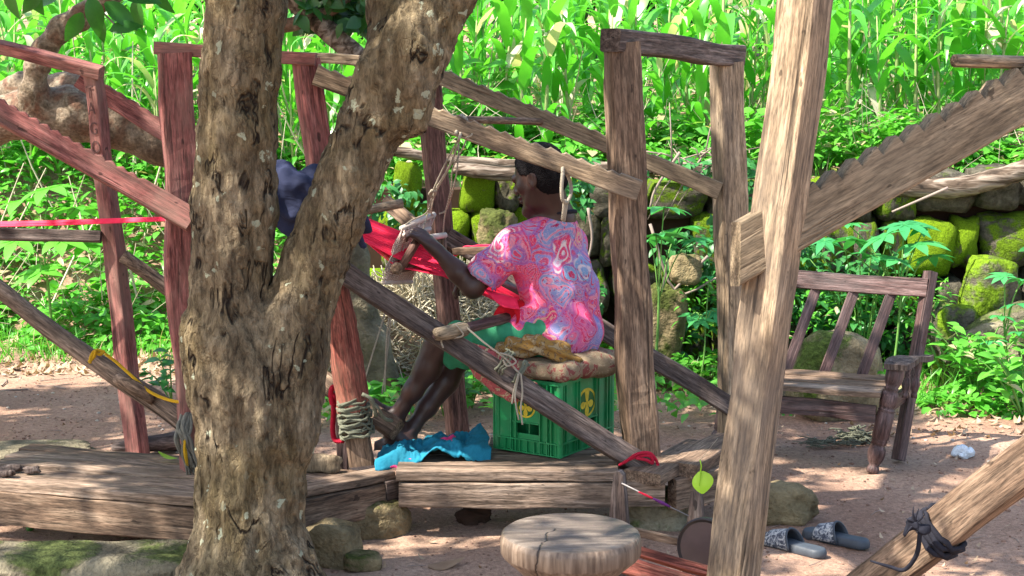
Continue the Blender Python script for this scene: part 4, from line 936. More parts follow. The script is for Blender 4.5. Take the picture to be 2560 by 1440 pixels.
beam('fascia', cc + d2 * .12 + Vector((0, .02, -.095)), c2 + d2 * -.06 + Vector((0, .02, -.088)), .118, .045, W['wood_brown'], lp, hint=-n2, seed=61)
beam('fascia', c2 + d2 * -.058 + Vector((0, .018, -.075)), c2 + d2 * .055 + Vector((0, .018, -.07)), .105, .06, W['wood_grey'], lp, hint=-n2, seed=62, segs=5)
plank('plank', cc + d2 * .10 + n2 * .05, c2 + n2 * .05, .10, .03, 'wood_plank', lp, ZL + .002, seed=63)
beam('joist', c0 + nf * .5 + Vector((.3, 0, -.08)), c0 + df * Lf + nf * .5 + Vector((.2, 0, -.08)), .09, .05, W['wood_dark'], lp, seed=64)
# stones carrying the platforms
def under(label, x, y, size, seed, mat='stone_tan', rz=0, Y=None, z0=-.03, tilt=(0, 0), p=4, rough=.14):
    q = onz(x, y, 0); o = rock('support_stone', (q.x, q.y + size[1] * .5, z0 + size[2] / 2), size, W[mat], seed, None, rz, tilt, p, rough); return tag(o, label, 'stone')
under('larger tan block wedged under the platform corner right of the trunk', 928, 1350, (.26, .19, .17), 101, rz=.25)
under('squarish tan block standing against the right side of the trunk foot', 818, 1425, (.19, .16, .17), 102, rz=-.2, p=5)
under('grey-green stone under the platform behind the yarn winder', 1640, 1330, (.30, .2, .17), 103, 'stone_slab')
under('rounded mossy stone behind the leaning post near the slippers', 1962, 1318, (.25, .2, .17), 104, 'stone_tan', rz=.2, p=3)
under('dark stone hidden in the shade under the middle of the platform', 1260, 1235, (.2, .18, .13), 105, 'stone_tan', z0=-.02)
under('stone under the back of the sunlit platform at left', 60, 1240, (.25, .3, .13), 106, 'stone_tan', z0=-.02)
s_ = rock('stone_slab', (onz(180, 1440, 0).x, 5.2, .015), (.86, .30, .15), W['stone_slab'], 107, None, -.05, (0, .0), 7, .10, ICO4); tag(s_, 'long flat mossy slab on the earth at the lower left corner', 'stone')
s_ = rock('stone_slab', (onz(90, 1132, 0).x, 6.9, .01), (.5, .3, .06), W['stone_slab'], 108, None, .1, (0, 0), 5); tag(s_, 'low mossy stone flush with the earth behind the sunlit platform', 'stone')
o = rock('brick_fragment', (onz(902, 1432, 0).x, 5.28, .028), (.125, .09, .055), W['stone_tan'], 109, None, .3, (.1, .15), 7, .06); tag(o, 'small pale broken brick lying on the earth right of the trunk', 'brick')
q = onz(1180, 1305); o = rock('earth_clod', (q.x, q.y, .015), (.13, .09, .085), W['soil_dark'], 110, None, 0, (0, 0), 2.5, .35); tag(o, 'small dark mound of earth in front of the platform', 'earth clod')
q = onz(795, 1185, ZL); V, Fc = rock_geo(111, (.15, .05, .065), 4, .3, ico(3)); o = mk('wood_chunk', V + [q.x, q.y + .04, ZL + .03], Fc, W['wood_tan']); tag(o, 'broken piece of yellowish bark lying on the platform right of the trunk', 'wood piece')
o = tube('wood_chunk', [onz(620, 1130, .0) + Vector((0, 0, .02)), onz(450, 1125, 0) + Vector((0, 0, .04)), onz(280, 1138, 0) + Vector((0, 0, .03))], [.02, .05, .02], W['wood_grey'], wob=.2); tag(o, 'flat grey weathered slab of wood behind the sunlit platform', 'wood piece')

# ------------------------------------------------ the brown loom
def notch(n, dep, sharp=1, lo=0, hi=1):
    def f(s):
        if s < lo or s > hi: return 0
        if sharp == 2: t = (s * n) % 1.0; return dep * (.95 + .1 * math.sin(int(s * n) * 2.7)) * ((1 - ((t - .1) / .9) ** .75) if t > .1 else t * 10)
        t = (s * n) % 1.0; return dep * (1 - abs(2 * t - 1) ** .7) if sharp == 0 else dep * (t if t < .8 else (1 - t) * 4)
    return f
YN, YF = 5.74, 6.6
loom = thing('weaving_loom', 'brown wooden weaving loom of thick posts and notched beams around the seated weaver', 'loom', (at(1600, 1165, 5.87).x, 5.87, .25))
A0 = onz(1610, 1150, .262); A0.y = 5.86; A0 = at(1604, 1152, 5.875); A1 = at(1552, 108, 5.875)
beam('post', A0, A1, .126, .10, W['wood_brown'], loom, seed=71, segs=34, wob=.007, taper=.95, hint=(.25, -1, 0))
B0 = at(1840, 1195, 6.6); B0.z = 0; B1 = at(1818, 155, 6.55)
beam('post', B0, B1, .118, .10, W['wood_pale'], loom, seed=72, segs=34, wob=.006, hint=(.35, -1, 0), twist=.15)
D0 = at(1150, 1150, 6.75); D0.z = 0; D1 = at(1066, 150, 6.7)
beam('post', D0, D1, .085, .085, W['wood_dull'], loom, seed=73, segs=30, wob=.006, hint=(.45, -1, 0))
beam('cross_bar', at(1528, 104, 5.82), at(1838, 138, 6.62), .085, .085, W['wood_grey'], loom, seed=74, hint=(0, 0, 1), wob=.005)
beam('notched_beam', at(790, 185, YN), at(1597, 478, YN), .076, .045, W['wood_pale'], loom, seed=75, segs=168, top=notch(21, .014, 1, 0, .93), hint=(0, -1, 0), wob=.003)
beam('notched_beam', at(1000, 150, YF + .04), at(1800, 478, YF - .11), .072, .045, W['wood_tan'], loom, seed=76, segs=160, top=notch(20, .013, 1, 0, .78), hint=(0, -1, 0), wob=.004)
beam('brace', at(845, 672, 5.73), at(1622, 1172, 5.70), .078, .05, W['wood_grey'], loom, seed=77, segs=30, hint=(.1, -1, .35), wob=.004)
beam('brace', at(1120, 590, 6.68), at(1900, 1062, 6.5), .075, .045, W['wood_grey'], loom, seed=78, segs=30, hint=(0, -1, .3))
tube('cross_stick', [at(1020, 278, 5.80), at(1090, 290, 5.9), at(1160, 298, 6.05), at(1280, 302, 6.4), at(1412, 306, 6.68)], [.017, .016, .015, .015, .013], W['wood_brown'], loom, n=10, wob=.12)
beam('bolt_rod', at(1140, 629, 6.62), at(1236, 626, 6.40), .028, .028, W['wood_brown'], loom, seed=80, segs=6)
tube('cross_stick', [at(880, 533, 6.5), at(935, 522, 6.5), at(1005, 508, 6.55)], [.02, .018, .02], W['wood_pale'], loom, wob=.1)
beam('brace', at(965, 500, 7.0), at(1080, 600, 6.8), .06, .04, W['wood_brown'], loom, seed=81, segs=8)

# ------------------------------------------------ the red painted loom
red = thing('red_painted_loom', 'red painted loom frame of posts and bars around and left of the forked trunk', 'loom', (at(440, 1180, 5.75).x, 5.75, .22))
E0 = at(492, 1184, 5.75); E1 = at(432, 132, 5.75)
beam('post', E0, E1, .118, .10, W['wood_red'], red, seed=82, segs=34, wob=.006, hint=(.35, -1, 0))
C0 = at(905, 1160, 5.80); C1 = at(836, 690, 5.80); C2 = at(764, 148, 5.80)
beam('post', C1 - (C1 - C2) * .04, C2, .088, .09, W['wood_red'], red, seed=83, segs=24, wob=.005, hint=(.5, -1, 0))
k = mpp(C0)
o = tube('post', [C1 + (C1 - C0) * .03, C1 + (C0 - C1) * .15, C1 + (C0 - C1) * .35, C1 + (C0 - C1) * .6, C1 + (C0 - C1) * .72], [.036, .050, .062, .062, .056], W['wood_redraw'], red, n=18, sm=6, wob=.13, seed=4); o['label'] = 'rounded red-brown log foot of the post'
beam('post', C0 + Vector((.0, 0, 0)), C1 + (C0 - C1) * .66, .088, .075, W['wood_brown'], red, seed=84, segs=10, wob=.006)['label'] = 'raw split wood foot below the rope binding'
F0 = at(345, 1122, 6.9); F0.z = 0; F1 = at(233, 186, 6.85)
for (x_, Y_, yt, nm) in ((-96, 6.93, 108, 86), (-104, 5.72, 205, 87)):
    pt_ = at(x_, yt, Y_); beam('post', Vector((pt_.x - .10, Y_ + .06, 0)), Vector((pt_.x - .03, Y_ + .05, pt_.z - .02 if nm == 86 else pt_.z + .15)), .08, .075, W['wood_red'], red, seed=nm + 100, segs=20, hint=(-.3, -1, 0))
fpost = beam('post', F0, F1, .082, .075, W['wood_red'], red, seed=85, segs=30, wob=.005, hint=(-.55, -1, 0), taper=.8)
beam('cross_bar', at(-90, 96, 6.9), at(254, 180, 6.82), .062, .05, W['wood_red'], red, seed=86, hint=(0, -.3, 1))
beam('cross_bar', at(388, 124, 5.76), at(790, 148, 5.78), .075, .045, W['wood_red'], red, seed=87, hint=(0, 0, 1), segs=24)
beam('cross_bar', at(745, 142, 6.1), at(905, 152, 6.0), .045, .04, W['wood_pale'], red, seed=88, hint=(0, 0, 1))
beam('notched_beam', at(-110, 215, 5.66), at(482, 552, 5.645), .085, .06, W['wood_red'], red, seed=89, segs=150, top=notch(22, .012, 0, 0, .76), hint=(.1, -1, .3), wob=.004)
beam('notched_beam', at(200, 195, 7.15), at(700, 515, 7.1), .085, .05, W['wood_red'], red, seed=90, segs=60, top=notch(16, .012, 0), hint=(0, -1, .2))
beam('side_bar', at(-90, 583, 6.82), at(252, 592, 6.83), .05, .04, W['wood_grey'], red, seed=91, hint=(0, -1, .3))
tube('brace', [at(308, 640, 6.82), at(390, 700, 6.8), at(480, 765, 6.7), at(620, 860, 6.6), at(760, 940, 6.4)], [.03, .032, .032, .03], W['wood_brown'], red, n=12, wob=.06)
tube('brace', [at(-120, 640, 6.1), at(-10, 715, 6.05), at(120, 820, 6.0), at(300, 945, 5.9), at(400, 1010, 5.85), at(492, 1085, 5.8)], [.032, .033, .034, .038, .040, .036], W['wood_plank'], red, n=12, wob=.05)
tube('peg', [at(292, 948, 5.86), at(340, 970, 5.82), at(385, 1000, 5.82)], [.022, .028, .022], W['wood_brown'], red, n=10)
beam('brace', at(770, 930, 6.1), at(992, 1074, 5.88), .075, .06, W['wood_brown'], red, seed=92, segs=10, hint=(.3, -1, .3))
# faded painted letters down the near face of the thin red post
def letters():
    for ch, x, y in (('T', 222, 232), ('A', 229, 272), ('G', 236, 322), ('O', 243, 368)):
        cu = bpy.data.curves.new('letter_outline', 'FONT'); cu.body = ch; cu.size = .075; cu.extrude = .0006; cu.align_x = 'CENTER'; cu.align_y = 'CENTER'
        t_ = bpy.data.objects.new('letter_outline', cu); COL.objects.link(t_); bpy.context.view_layer.update(); me = bpy.data.meshes.new_from_object(t_.evaluated_get(bpy.context.evaluated_depsgraph_get()))
        bpy.data.objects.remove(t_); bpy.data.curves.remove(cu); me.name = 'letter'; me.materials.clear(); me.materials.append(W['letter']); o = bpy.data.objects.new('letter', me); COL.objects.link(o)
        M3 = fpost.matrix_basis.to_3x3(); ax = M3.col[0]; nz = M3.col[1]; az = M3.col[2]
        s = (at(x, y, 6.86) - F0).dot(az); p = F0 + az * s + nz * (.035 + .0025) - ax * .002
        sgn = 1 if az.z > 0 else -1
        xr = az.cross(nz); xr = xr if xr.x > 0 else -xr
        yr = nz.cross(xr)
        Mx = Matrix((xr * .8, yr, nz)).transposed().to_4x4(); Mx.translation = p; o.matrix_basis = Mx; adopt(o, fpost)
letters()

# ------------------------------------------------ the near loom frame at the right
nl = thing('near_loom_frame', 'big pale leaning post with notched and sloping beams in the right foreground', 'loom', (at(1832, 1440, 4.25).x, 4.25, 0))
G0 = at(1830, 1440, 4.25); G1 = at(2016, 0, 4.25); gd = (G1 - G0); t0 = -G0.z / gd.z
Gb = G0 + gd * t0; Gt = G1 + gd * .25
beam('post', Gb, Gt, .112, .108, W['wood_pale'], nl, seed=93, segs=44, wob=.005, hint=(-.80, -1, 0), bev=.08)['label'] = 'thick pale leaning post'
beam('notched_beam', at(1838, 634, 4.22), at(2700, 152, 4.56), .150, .068, W['wood_tan'], nl, seed=94, segs=420, top=notch(17, .034, 2, .22, 1), hint=(.0, -1, 0), wob=.0018, shear=.55)
H0 = at(2170, 1470, 4.42); H1 = at(2700, 1055, 4.05); hd = (H0 - H1).normalized(); hb_ = H0 + hd * (H0.z / -hd.z)
beam('brace', hb_, H1, .115, .09, W['wood_brown'], nl, seed=96, segs=36, hint=(-.25, -1, .62), wob=.004)
tube('loose_stick', [at(2386, 152, 4.42), at(2480, 154, 4.48), at(2640, 160, 4.60)], [.018, .019, .020], W['wood_pale'], nl, n=12, wob=.06)
o = [c for c in nl.children if c.name.startswith('loose_stick')][0]; o.parent = None; o.matrix_parent_inverse.identity(); o.name = 'wooden_stick'; tag(o, 'pale peeled stick lying across the notched beam at the right edge', 'stick')

# dark cloth tied round the sloping brace
def ring_wrap(name, c, axis, ra, rb, n_turn, rad, mat, parent=None, hint=(0, 0, 1), seed=1, drift=.02, wob=.15, sm=0):
    z = Vector(axis).normalized(); h = Vector(hint); y = (h - z * h.dot(z)).normalized(); x = y.cross(z); P = []
    for i in range(int(14 * n_turn) + 1):
        a = 2 * math.pi * i / 14; s = 1 + .06 * math.sin(i * 1.7 + seed); ex = abs(math.cos(a)) ** .6 * math.copysign(1, math.cos(a)); ey = abs(math.sin(a)) ** .6 * math.copysign(1, math.sin(a))
        P.append(Vector(c) + x * ra * s * ex + y * rb * s * ey + z * (drift * (i / 14 - n_turn / 2) + .4 * drift * math.sin(i * 2.3 + seed)))
    return tube_geo(P, rad, 7, wob, seed)
def rag():
    mb = MB()
    for t_, r_, s_ in ((.335, .0085, 1), (.352, .010, 4), (.372, .009, 7), (.39, .0075, 3)): mb.add(*ring_wrap('r', H0 + (H1 - H0) * t_, H1 - hb_, .0665, .0545, 1.1, r_, None, hint=(-.25, -1, .62), drift=.012, seed=s_, wob=.3))
    mb.tube(smooth_path([at(2176, 1402, 4.30), at(2222, 1416, 4.27), at(2262, 1424, 4.25), at(2292, 1385, 4.22), at(2300, 1330, 4.20)], 5), [.003, .005, .006, .007, .006], 8)
    f = Field(np.array(at(2300, 1320, 4.2)) - .13, np.array(at(2300, 1320, 4.2)) + .13, .007)
    f.ell(at(2285, 1312, 4.20), (.016, .016, .014), k=.008); f.ell(at(2310, 1325, 4.20), (.020, .018, .014), k=.008); f.cap(at(2275, 1300, 4.2), at(2262, 1338, 4.2), .010, .006, k=.01)
    for (x_, y_) in ((2283, 1266), (2297, 1272), (2312, 1284), (2264, 1296), (2262, 1340)): mb.tube(smooth_path([at(2288, 1308, 4.195), at((2288 + x_) / 2 + rnd.uniform(-5, 5), (1306 + y_) / 2, 4.19), at(x_, y_, 4.192)], 4), [.004, .003, .0012], 5)
    V, Q = f.nets(); V = V + (fbm(V * 60, 2, 3) * .004)[:, None] * np.array([1, 1, 1]); mb.add(V, Q)
    tag(mb.build('tied_rag', W['black_cloth'], smooth=True), 'dark rag knotted round the sloping brace at the lower right', 'rag')
rag()

# ------------------------------------------------ crate
cr = thing('crate', 'green plastic bottle crate with yellow clover emblems used as a seat', 'crate', (0, 0, 0))
CT = R(34); cu_, cv_ = Vector((math.sin(CT), math.cos(CT), 0)), Vector((-math.cos(CT), math.sin(CT), 0))   # along the right face, along the left face
cfr = onz(1400, 1147, ZT + .003); cr.location = cfr; CL, CWd, CH = .40, .30, .285
def wallface(L, u, nrm, hole, ribs):
    """one side: u runs along it, nrm points out"""
    mb = MB(); M = Matrix((u, nrm, Vector((0, 0, 1)))).transposed()
    def bx(a0, a1, z0, z1, d0, d1): c = u * ((a0 + a1) / 2) + nrm * ((d0 + d1) / 2) + Vector((0, 0, (z0 + z1) / 2)); mb.box(c, (a1 - a0, d1 - d0, z1 - z0), M=M)
    t = .005; b = -.012                                     # panel recessed behind the ribs
    h0, h1, hz0, hz1 = hole
    bx(.004, h0, .004, CH - .002, b - t, b); bx(h1, L - .004, .004, CH - .002, b - t, b); bx(h0, h1, .004, hz0, b - t, b); bx(h0, h1, hz1, CH - .002, b - t, b)
    bx(.0, L, CH - .014, CH, b, .001); bx(0, L, .047, .052, b, -.001); bx(0, L, 0, .005, b, -.001)
    for a in ribs: bx(a - .0022, a + .0022, .005, CH - .014, b, -.0012)
    for a in np.linspace(.02, L - .02, 9): bx(a - .0015, a + .0015, .005, .047, b, -.002)
    m0, m1 = (h0 - .004, h1 + .004); bx(m0, m1, hz1 + .002, hz1 + .006, b, -.0015)
    return mb
def emblem(parent, c, u, nrm, r, ra_):
    kx = ra_ / r
    z = Vector((0, 0, 1)); M = Matrix((u, nrm, z)).transposed()
    def disc(a, b, cx, cz, ra, rb, n=28, off=0): return [(c + u * kx * (cx + ra * math.cos(2 * math.pi * i / n)) + z * (cz + rb * math.sin(2 * math.pi * i / n)) + nrm * off) for i in range(n)]
    o = MB(); V = disc(0, 0, 0, 0, r, r); o.add(V + [v - nrm * .002 for v in V], [tuple(range(28))] + [(i, i + 28, (i + 1) % 28 + 28, (i + 1) % 28) for i in range(28)]); ring = o.build('emblem_ring', W['yellow'], parent)
    o = MB(); V = disc(0, 0, 0, 0, r * .84, r * .84, off=.0006); o.add(V, [tuple(range(28))]); f = o.build('emblem_field', W['plastic_dark'], ring)
    o = MB(); n = .0012
    for (cx, cz, ra, rb) in ((-.42, -.12, .27, .25), (.42, -.12, .27, .25), (0, -.55, .22, .34)): V = disc(0, 0, cx * r, cz * r, ra * r, rb * r, 16, n); o.add(V, [tuple(range(16))])
    for tri in (((-.27, .86), (.27, .86), (.10, .05), (-.10, .05)), ((-.45, .02), (-.45, -.25), (0, -.05), (0, .1)), ((.45, -.25), (.45, .02), (0, .1), (0, -.05)), ((-.1, .06), (-.16, -.6), (.16, -.6), (.1, .06))):
        o.add([c + u * kx * (a * r) + z * (b * r) + nrm * (n + .0003) for a, b in tri], [(0, 1, 2, 3)])
    o.build('emblem_clover', W['yellow'], ring)
def crate():
    z = Vector((0, 0, 1)); nR = Vector((math.cos(CT), -math.sin(CT), 0)); nL = Vector((-math.sin(CT), -math.cos(CT), 0))
    ribsR = [.012, .03, .05, .125, .145, .265, .285, .345, .365, .388]; ribsL = [.012, .03, .062, .17, .192, .27, .288]
    body = MB()
    for (org, L, u, nr_, hole, ribs) in ((cfr, CL, cu_, nR, (.13, .27, .072, .112), ribsR), (cfr, CWd, cv_, nL, (.10, .21, .072, .112), [x + .03 for x in ribsL[:-1]] + [.288]), (cfr + cv_ * CWd, CL, cu_, -nR, (.15, .25, .072, .112), ribsR), (cfr + cu_ * CL, CWd, cv_, -nL, (.10, .20, .072, .112), ribsL)):
        mb = wallface(L, u, nr_, hole, ribs); V = [Vector(v) + org for v in mb.v]; body.add(V, mb.f)
    M = Matrix((cu_, cv_, z)).transposed(); body.box(cfr + cu_ * CL / 2 + cv_ * CWd / 2 + z * .012, (CL - .03, CWd - .03, .006), M=M)
    for a in np.linspace(.1, .3, 3): body.box(cfr + cu_ * a + cv_ * CWd / 2 + z * .07, (.004, CWd - .04, .11), M=M)
    body.box(cfr + cu_ * CL / 2 + cv_ * .15 + z * .07, (CL - .04, .004, .11), M=M)
    for q in (cfr, cfr + cu_ * CL, cfr + cv_ * CWd, cfr + cu_ * CL + cv_ * CWd):
        d = (cfr + cu_ * CL / 2 + cv_ * CWd / 2 - q).normalized(); body.add(*tube_geo([q + d * .017, q + d * .017 + z * (CH - .001)], .0125, 10))
    body.build('body', W['plastic'], cr)
    emblem(cr, cfr + cu_ * .205 + nR * (-.0105) + z * .175, cu_, nR, .056, .066)
    emblem(cr, cfr + cv_ * .16 + nL * (-.0105) + z * .175, -cv_, nL, .042, .043)
crate()
CC = cfr + cu_ * CL / 2 + cv_ * CWd / 2
def cushions():
    z0 = cfr.z + CH; M = np.array([tuple(cu_), tuple(cv_), (0, 0, 1)]).T
    f = Field(np.array(CC) - [.42, .38, .1] + [0, 0, CH - .15], np.array(CC) + [.42, .38, CH + .2], .009)
    f.box((CC.x + .0, CC.y, z0 + .040), (.222, .190, .032), M, .028, .02)
    f.ell((at(1485, 915, 5.97).x, 5.97, z0 + .036), (.10, .08, .05), k=.03)
    o = f.obj('cushion', W['cushion'], None, lambda V, N: .007 * fbm(V * 9, 3, 4) + .004 * np.sin(V[:, 0] * 40 + V[:, 1] * 60 + 3 * fbm(V * 6, 2, 3)) + .002 * fbm(V * 30, 2, 9)); tag(o, 'flattened beige floral cushion on the green crate under the weaver', 'cushion')
    # red floral flap hanging over the left face
    f = Field(np.array(at(1290, 950, 5.8)) - [.25, .22, .22], np.array(at(1290, 950, 5.8)) + [.25, .25, .2], .007)
    P = [at(1172, 890, 5.88), at(1205, 925, 5.86), at(1245, 965, 5.83), at(1285, 985, 5.80), at(1335, 965, 5.80)]
    f.chain([np.array(p) for p in P], [.026, .034, .034, .030, .018], k=.02); f.chain([np.array(at(1180, 868, 5.9)), np.array(at(1300, 925, 5.9)), np.array(at(1370, 935, 5.88))], [.02, .04, .03], k=.03)
    o = f.obj('cushion_cloth', W['cushion_red'], None, lambda V, N: .006 * fbm(V * 14, 3, 2)); tag(o, 'faded red floral cloth sagging over the left side of the crate', 'cloth')
    f = Field(np.array(at(1330, 870, 5.9)) - [.3, .25, .15], np.array(at(1330, 870, 5.9)) + [.3, .3, .15], .007)
    f.chain([np.array(at(x, y, Y)) for x, y, Y in ((1215, 890, 5.92), (1280, 872, 5.9), (1340, 862, 5.88), (1400, 880, 5.86), (1440, 905, 5.87))], [.022, .034, .036, .034, .02], k=.03)
    o = f.obj('folded_cloth', W['ochre'], None, lambda V, N: .007 * np.sin((V[:, 0] * 1.0 + V[:, 2] * 2.4) * 70 + 3 * fbm(V * 6, 2, 2)) + .005 * fbm(V * 12, 2, 3)); tag(o, 'crumpled ochre and brown cloth tucked between the weaver and the cushion', 'cloth')
cushions()
def lumpcloth(name, label, pts, rr, mat, h=.007, amp=.008, fr=60, dirv=(1, .4, 1.6), k=.03, seed=2, cat='cloth', extra=None, flat=None):
    P = [np.array(p) for p in pts]; A = np.array(P); f = Field(A.min(0) - max(rr) - .03, A.max(0) + max(rr) + .03, h); f.chain(P, rr, k=k)
    if extra: extra(f)
    dv = np.array(dirv)
    o = f.obj(name, W[mat], None, lambda V, N: amp * np.sin((V @ dv) * fr + 4 * fbm(V * 7, 2, seed)) * .6 + amp * fbm(V * 11, 3, seed)); return tag(o, label, cat)
# blue cloth on the platform edge: a crumpled sheet with folds
def sheet(name, label, corners, nu, nv, hf, mat, cat='cloth', th=.004):
    c = [np.array(p) for p in corners]; V = []
    for i in range(nu + 1):
        for j in range(nv + 1):
            u, v = i / nu, j / nv; p = c[0] * (1 - u) * (1 - v) + c[1] * u * (1 - v) + c[2] * u * v + c[3] * (1 - u) * v; V.append(p + np.array(hf(u, v)))
    Fc = [(i * (nv + 1) + j, (i + 1) * (nv + 1) + j, (i + 1) * (nv + 1) + j + 1, i * (nv + 1) + j + 1) for i in range(nu) for j in range(nv)]
    o = mk(name, V, Fc, W[mat]); md = o.modifiers.new('thick', 'SOLIDIFY'); md.thickness = th; md.offset = 0; return tag(o, label, cat)
def blue():
    a, b = onz(935, 1160, ZT), onz(1228, 1148, ZT); c, d = onz(1205, 1096, ZT), onz(958, 1120, ZT)
    def hf(u, v):
        P = np.array([[u * 5, v * 3, 0]]); n = float(fbm(P, 3, 6)[0]); r = abs(math.sin(3.2 * u * 3 + 2 * v + 1.6 * float(fbm(P * .8, 2, 9)[0])))
        e = min(1, min(u, 1 - u, v + .15, 1 - v) * 6); z = .006 + e * (.014 + .022 * r * (.4 + .6 * u) + .018 * n + .016 * abs(float(fbm(P * 2.7, 3, 2)[0])))
        if u > .8: z += (u - .8) * .22 * (.3 + v)
        z = max(z, .008); dn = 0
        if v < .12: z -= (0.12 - v) * .25 * (1 + math.sin(u * 9)); 
        return (.012 * n, .012 * n - (.03 * (.15 - v) if v < .15 else 0), z)
    sheet('turquoise_cloth', 'crumpled turquoise cloth with a pink print lying on the platform before the weaver\'s feet', [a, b, c, d], 100, 44, hf, 'blue')
blue()
lumpcloth('navy_garment', 'dark navy garment bunched over a bar in the fork of the trunk', [at(640, 500, 5.62), at(700, 482, 5.6), at(760, 480, 5.6), at(830, 520, 5.6), at(893, 565, 5.62)], [.09, .088, .085, .075, .04], 'navy', amp=.022, fr=44, dirv=(1, .3, 1.2), k=.05, seed=3,
          extra=lambda f: (f.chain([np.array(at(800, 560, 5.66)), np.array(at(828, 700, 5.9)), np.array(at(838, 880, 5.95))], [.07, .04, .025], k=.05), f.cap(at(700, 520, 5.6), at(752, 575, 5.6), .07, .04, k=.04), f.cap(at(888, 540, 5.6), at(902, 610, 5.62), .035, .012, k=.03)))
beam('wooden_post', at(838, 770, 6.05), (at(862, 1140, 6.1).x, 6.1, .0), .045, .04, W['wood_dark'], None, seed=99); tag(bpy.data.objects['wooden_post'], 'thin dark stake standing behind the rope-bound red post', 'stake')

# ------------------------------------------------ the weaver
def NP(x, y, Y): return np.array(at(x, y, Y))
pel = NP(1400, 838, 6.08)
person = thing('person', 'person in a pink floral shirt and green shorts sitting on the green crate, weaving', 'person', (float(pel[0]), float(pel[1]), float(cfr.z + CH + .05)))
Fd = np.array([-.70, .71, 0]); Ld = np.array([-.71, -.70, 0]); Z = np.array([0, 0, 1.])
shC = NP(1362, 598, 6.17); neck0 = NP(1396, 538, 6.15); neck1 = NP(1358, 488, 6.13)
shL = NP(1285, 612, 6.05); shR = NP(1424, 612, 6.32)
elL = NP(1182, 718, 6.03); wrL = NP(1092, 626, 6.05); elR = NP(1345, 760, 6.62); wrR = NP(1215, 700, 6.42)
hipL = NP(1352, 850, 6.02); hipR = NP(1405, 850, 6.2)
knL = NP(1098, 858, 6.0); knR = NP(1150, 885, 6.14); anL = NP(987, 1050, 6.0); anR = NP(1012, 1100, 6.0)
hf_ = np.array([-.87, .45, -.30]); hf_ /= np.linalg.norm(hf_); hl = np.cross(Z, hf_); hl /= np.linalg.norm(hl); hu = np.cross(hf_, hl)
HC = NP(1349, 438, 6.12)
HM = np.stack([hf_, hl, hu], 1)
def hp(a, b, c): return HC + hf_ * a + hl * b + hu * c
def head(f, hair=False):
    if not hair:
        f.ell(hp(-.006, 0, .022), (.098, .077, .094), HM, k=.01)
        f.ell(hp(.035, 0, -.035), (.062, .060, .075), HM, k=.03)
        f.cap(hp(.045, .030, -.095), hp(.085, .0, -.120), .022, .020, k=.03); f.cap(hp(.045, -.030, -.095), hp(.085, 0, -.120), .022, .020, k=.03)
        f.cap(hp(.015, .052, -.045), hp(.05, .036, -.09), .02, .02, k=.025); f.cap(hp(.015, -.052, -.045), hp(.05, -.036, -.09), .02, .02, k=.025)
        f.cap(hp(.093, .028, .012), hp(.093, -.028, .012), .014, k=.02)                         # brow
        f.chain([hp(.094, 0, .005), hp(.108, 0, -.022), hp(.112, 0, -.036)], [.009, .011, .014], k=.012)   # nose
        f.ell(hp(.102, .014, -.038), (.011, .009, .009), HM, k=.008); f.ell(hp(.102, -.014, -.038), (.011, .009, .009), HM, k=.008)
        f.ell(hp(.098, .0, -.063), (.016, .026, .0085), HM, k=.006); f.ell(hp(.096, .0, -.079), (.016, .023, .009), HM, k=.006)  # lips
        for s in (1, -1):
            f.ell(hp(.082, .033 * s, -.006), (.012, .017, .010), HM, k=.006, sub=True); f.ell(hp(.078, .032 * s, -.006), (.012, .015, .009), HM, k=.004)
            f.ell(hp(.062, .05 * s, -.03), (.022, .014, .02), HM, k=.02)
            f.ell(hp(-.004, .079 * s, -.012), (.021, .009, .032), HM, k=.008); f.ell(hp(.001, .087 * s, -.010), (.011, .006, .019), HM, k=.004, sub=True); f.cap(hp(-.002, .078 * s, -.036), hp(.004, .076 * s, -.042), .008, k=.006)
